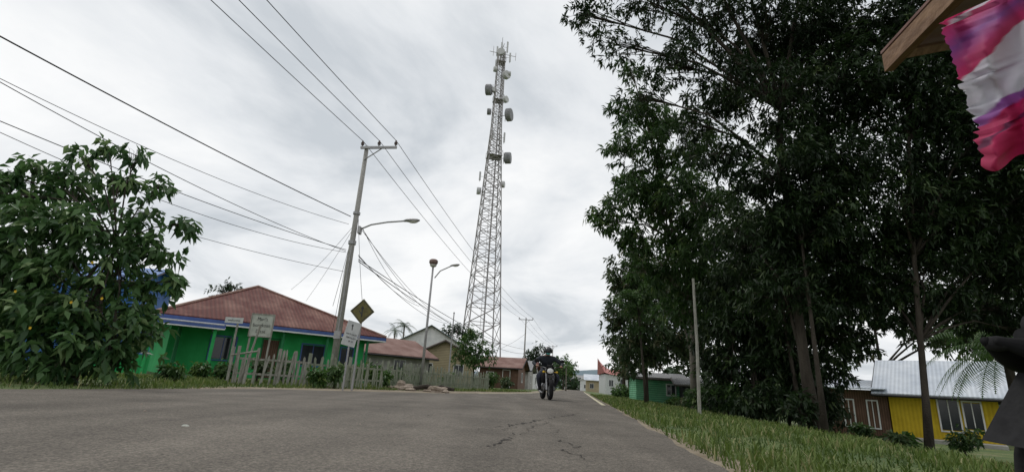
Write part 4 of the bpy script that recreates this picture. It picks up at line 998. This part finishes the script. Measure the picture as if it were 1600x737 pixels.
def skin(name, verts, edges, rad, root=0, sub=2):
    me = bpy.data.meshes.new(name); me.from_pydata(verts, edges, []); ob = bpy.data.objects.new(name, me); COL.objects.link(ob)
    md = ob.modifiers.new('s', 'SKIN'); md.use_smooth_shade = True
    for i, r in enumerate(rad): me.skin_vertices[0].data[i].radius = (r, r) if not hasattr(r, '__len__') else r
    me.skin_vertices[0].data[root].use_root = True
    sb = ob.modifiers.new('b', 'SUBSURF'); sb.levels = sub; sb.render_levels = sub
    bpy.context.view_layer.update()
    m2_ = bpy.data.meshes.new_from_object(ob.evaluated_get(bpy.context.evaluated_depsgraph_get()))
    bpy.data.objects.remove(ob); return m2_
V = []; E = []; RR = []
def J(p, r, par=None):
    V.append(p); RR.append(r)
    if par is not None: E.append((par, len(V)-1))
    return len(V)-1
pel = J((0, -.20, .90), (.16, .13)); s1 = J((0, -.17, 1.02), (.155, .12), pel); s2 = J((0, -.09, 1.16), (.175, .13), s1); s3 = J((0, -.01, 1.28), (.17, .12), s2)
nk = J((0, .04, 1.375), .055, s3); hd_ = J((0, .08, 1.45), .075, nk); ht_ = J((0, .085, 1.54), .085, hd_)
nose = J((0, .175, 1.47), .014, hd_)
for sg in (-1, 1):
    sh_ = J((sg*.21, -.01, 1.29), .08, s3); el = J((sg*.43, .12, 1.12), .06, sh_); fa = J((sg*.39, .26, 1.06), .048, el); wr = J((sg*.355, .325, 1.035), .03, fa); pm = J((sg*.345, .36, 1.03), (.035, .022), wr)
    for q, ll in enumerate((.9, 1.0, .95, .75)):
        fx = sg*(.375-.022*q); a_ = J((fx, .385, 1.033), .009, pm); b_ = J((fx, .385+.025*ll, 1.005), .008, a_); J((fx, .375, .985), .007, b_)
    t_ = J((sg*.30, .345, 1.01), .01, pm); J((sg*.305, .37, .985), .008, t_)
    hp = J((sg*.10, -.12, .88), .10, pel); kn = J((sg*.28, .24, .72), .08, hp); ca = J((sg*.25, .13, .54), .065, kn); an = J((sg*.21, .01, .36), .04, ca); J((sg*.22, .07, .325), .04, an); J((sg*.225, .16, .325), .03, len(V)-1)
me = skin('person', V, E, RR)
for m_ in (m_jacket, m_trouser, m_skin, m_black): me.materials.append(m_)
for p in me.polygons:
    c = p.center
    p.material_index = 2 if (c.z > 1.365 or (abs(c.x) > .26 and c.y > .33 and c.z > .9)) else (3 if c.z < .38 else (1 if c.z < .93 else 0))
pr = bpy.data.objects.new('person', me); COL.objects.link(pr); pr.location = ML; pr.rotation_euler = (0, 0, MR); pr.scale = SCL
tag(pr, 'rider in dark jacket, black helmet and teal face mask', 'person')
hl = MB().ball((0, .075, 1.52), (.135, .155, .145), 20, 12, v0=0, v1=.62).torus((0, .075, 1.47), .128, .012, 'Z', 20, 6).obj('helmet', m_helmet, pr, smooth=True)
MB().ball((0, .12, 1.565), (.118, .125, .055), 18, 8).obj('visor', m_glass, hl, smooth=True)
MB().ball((0, .125, 1.445), (.068, .055, .05), 14, 8).obj('face_mask', m_mask, pr, smooth=True)
for sg in (-1, 1):
    MB().ball((sg*.03, .163, 1.495), (.012, .006, .006), 8, 6).obj('eye', m_ink, pr)
    MB().ball((sg*.085, .075, 1.48), (.012, .02, .03), 8, 6).obj('ear', m_skin, pr)

# near parked motorcycle (only its tail reaches into the view)
motorcycle(Vector((2.83, 2.1, -.08)), -1.45, 'black motorcycle parked on the road edge beside the stall', .08, tail=m_black)

# ------------------------------------------------------------ STALL EAVE + BANNER
e = thing('roadside_stall', (3.3, 1.5, 0), 'roadside stall with rough brown timber eave', 'stall')
o = Vector((3.3, 1.5, 0)); mb = MB()
A = Vector((1.93, 2.24, 2.16)); B = Vector((1.70, .6, 2.16))
d = (B-A); R = Matrix.Rotation(math.atan2(d.y, d.x), 3, 'Z')
mb.box((A+B)/2-o, (d.length, .04, .10), R).obj('eave_board', m_woodb, e)
mb = MB()
mb.slab([A+Vector((-.01, .02, .07))-o, B+Vector((-.01, 0, .07))-o, Vector((3.7, .6, 2.75))-o, Vector((3.7, 2.35, 2.75))-o], (0, 0, .015)).obj('roof', m_roofbrown, e)
mb = MB().tube([A+Vector((.02, -.03, .03))-o, Vector((3.6, 2.25, 2.68))-o], .03, 4).obj('rafter', m_woodb, e)
for y_ in (.7, -.8): MB().box((0.3, y_, 1.3), (.09, .09, 2.7)).obj('post', m_wood, e)
m, n4, bb = nodes_of('banner_cloth')
uvn = n4.nodes.new('ShaderNodeUVMap'); sp_ = n4.nodes.new('ShaderNodeSeparateXYZ'); n4.links.new(uvn.outputs[0], sp_.inputs[0])
nn = n4.nodes.new('ShaderNodeTexNoise'); nn.inputs['Scale'].default_value = 2.6; nn.inputs['Detail'].default_value = 3; nn.inputs['Roughness'].default_value = .5; nn.inputs['Distortion'].default_value = .3; n4.links.new(uvn.outputs[0], nn.inputs['Vector'])
def m4(op, a, b_):
    q = n4.nodes.new('ShaderNodeMath'); q.operation = op
    for i, x in enumerate((a, b_)):
        if isinstance(x, (int, float)): q.inputs[i].default_value = x
        else: n4.links.new(x, q.inputs[i])
    return q.outputs[0]
t = m4('ADD', m4('ADD', sp_.outputs[1], m4('MULTIPLY', sp_.outputs[0], .42)), m4('MULTIPLY', m4('SUBTRACT', nn.outputs['Fac'], .5), .20))
cr_ = n4.nodes.new('ShaderNodeValToRGB'); cr_.color_ramp.interpolation = 'LINEAR'; q = cr_.color_ramp.elements
stops = [(0, (.50, .03, .11)), (.05, (.55, .05, .16)), (.065, (.58, .52, .60)), (.085, (.60, .55, .62)), (.10, (.50, .04, .15)), (.20, (.42, .06, .22)), (.27, (.24, .07, .28)), (.37, (.50, .04, .15)), (.415, (.52, .04, .14)), (.43, (.66, .64, .70)), (.71, (.62, .61, .68)), (.725, (.26, .07, .32)), (.765, (.30, .08, .34)), (.78, (.50, .02, .12)), (.86, (.52, .03, .13)), (.875, (.16, .02, .08)), (.895, (.16, .02, .08)), (.91, (.50, .02, .11)), (.99, (.46, .02, .10))]
q[0].position = stops[0][0]; q[0].color = (*stops[0][1], 1); q[1].position = stops[-1][0]; q[1].color = (*stops[-1][1], 1)
for ps_, c_ in stops[1:-1]: x = q.new(ps_); x.color = (*c_, 1)
n4.links.new(t, cr_.inputs[0]); n4.links.new(cr_.outputs[0], bb.inputs['Base Color']); bb.inputs['Roughness'].default_value = .7
tr_ = n4.nodes.new('ShaderNodeBsdfTranslucent'); n4.links.new(cr_.outputs[0], tr_.inputs['Color']); mxs = n4.nodes.new('ShaderNodeMixShader'); mxs.inputs[0].default_value = .4
n4.links.new(bb.outputs[0], mxs.inputs[1]); n4.links.new(tr_.outputs[0], mxs.inputs[2]); n4.links.new(mxs.outputs[0], n4.nodes['Material Output'].inputs[0])
NX, NY = 60, 60
Lp = [(1478, 30), (1470, 48), (1484, 75), (1496, 118), (1506, 142), (1512, 170), (1528, 195), (1524, 225), (1537, 264)]
rng = np.random.default_rng(2); V = []; UV = []
for j in range(NY+1):
    v = j/NY; k = v*(len(Lp)-1); i0 = min(int(k), len(Lp)-2); fx = k-i0
    lx = Lp[i0][0]*(1-fx)+Lp[i0+1][0]*fx+rng.normal()*3.5; ly = Lp[i0][1]*(1-fx)+Lp[i0+1][1]*fx
    for i in range(NX+1):
        u = i/NX; x = lx+(1760-lx)*u; y = ly+(-95+300*v-ly)*u
        y += 8*math.sin(u*19)*v*v*(1 if j > NY-6 else .3)
        Y = 1.62-.25*u+.045*math.sin(u*16+v*3)+.03*math.sin(v*11+u*7)+.012*math.sin(u*37-v*5)+.006*math.sin(v*31+u*12)
        V.append(tuple(at(x, y, Y))); UV.append((u, v))
k = NX+1; F = np.array([(j*k+i, j*k+i+1, (j+1)*k+i+1, (j+1)*k+i) for j in range(NY) for i in range(NX)])
og = Vector(V[0])
bn = arrmesh('hanging_banner', np.array(V)-np.array(og), F, m); bn.location = og
ul = bn.data.uv_layers.new(name='UVMap'); idx = F.ravel(); ul.data.foreach_set('uv', np.array(UV, dtype=np.float32)[idx].ravel())
bn.data.polygons.foreach_set('use_smooth', [True]*len(F))
tag(bn, 'tattered magenta, white and purple cloth banner hanging from the stall eave', 'banner')
bpy.context.view_layer.update()
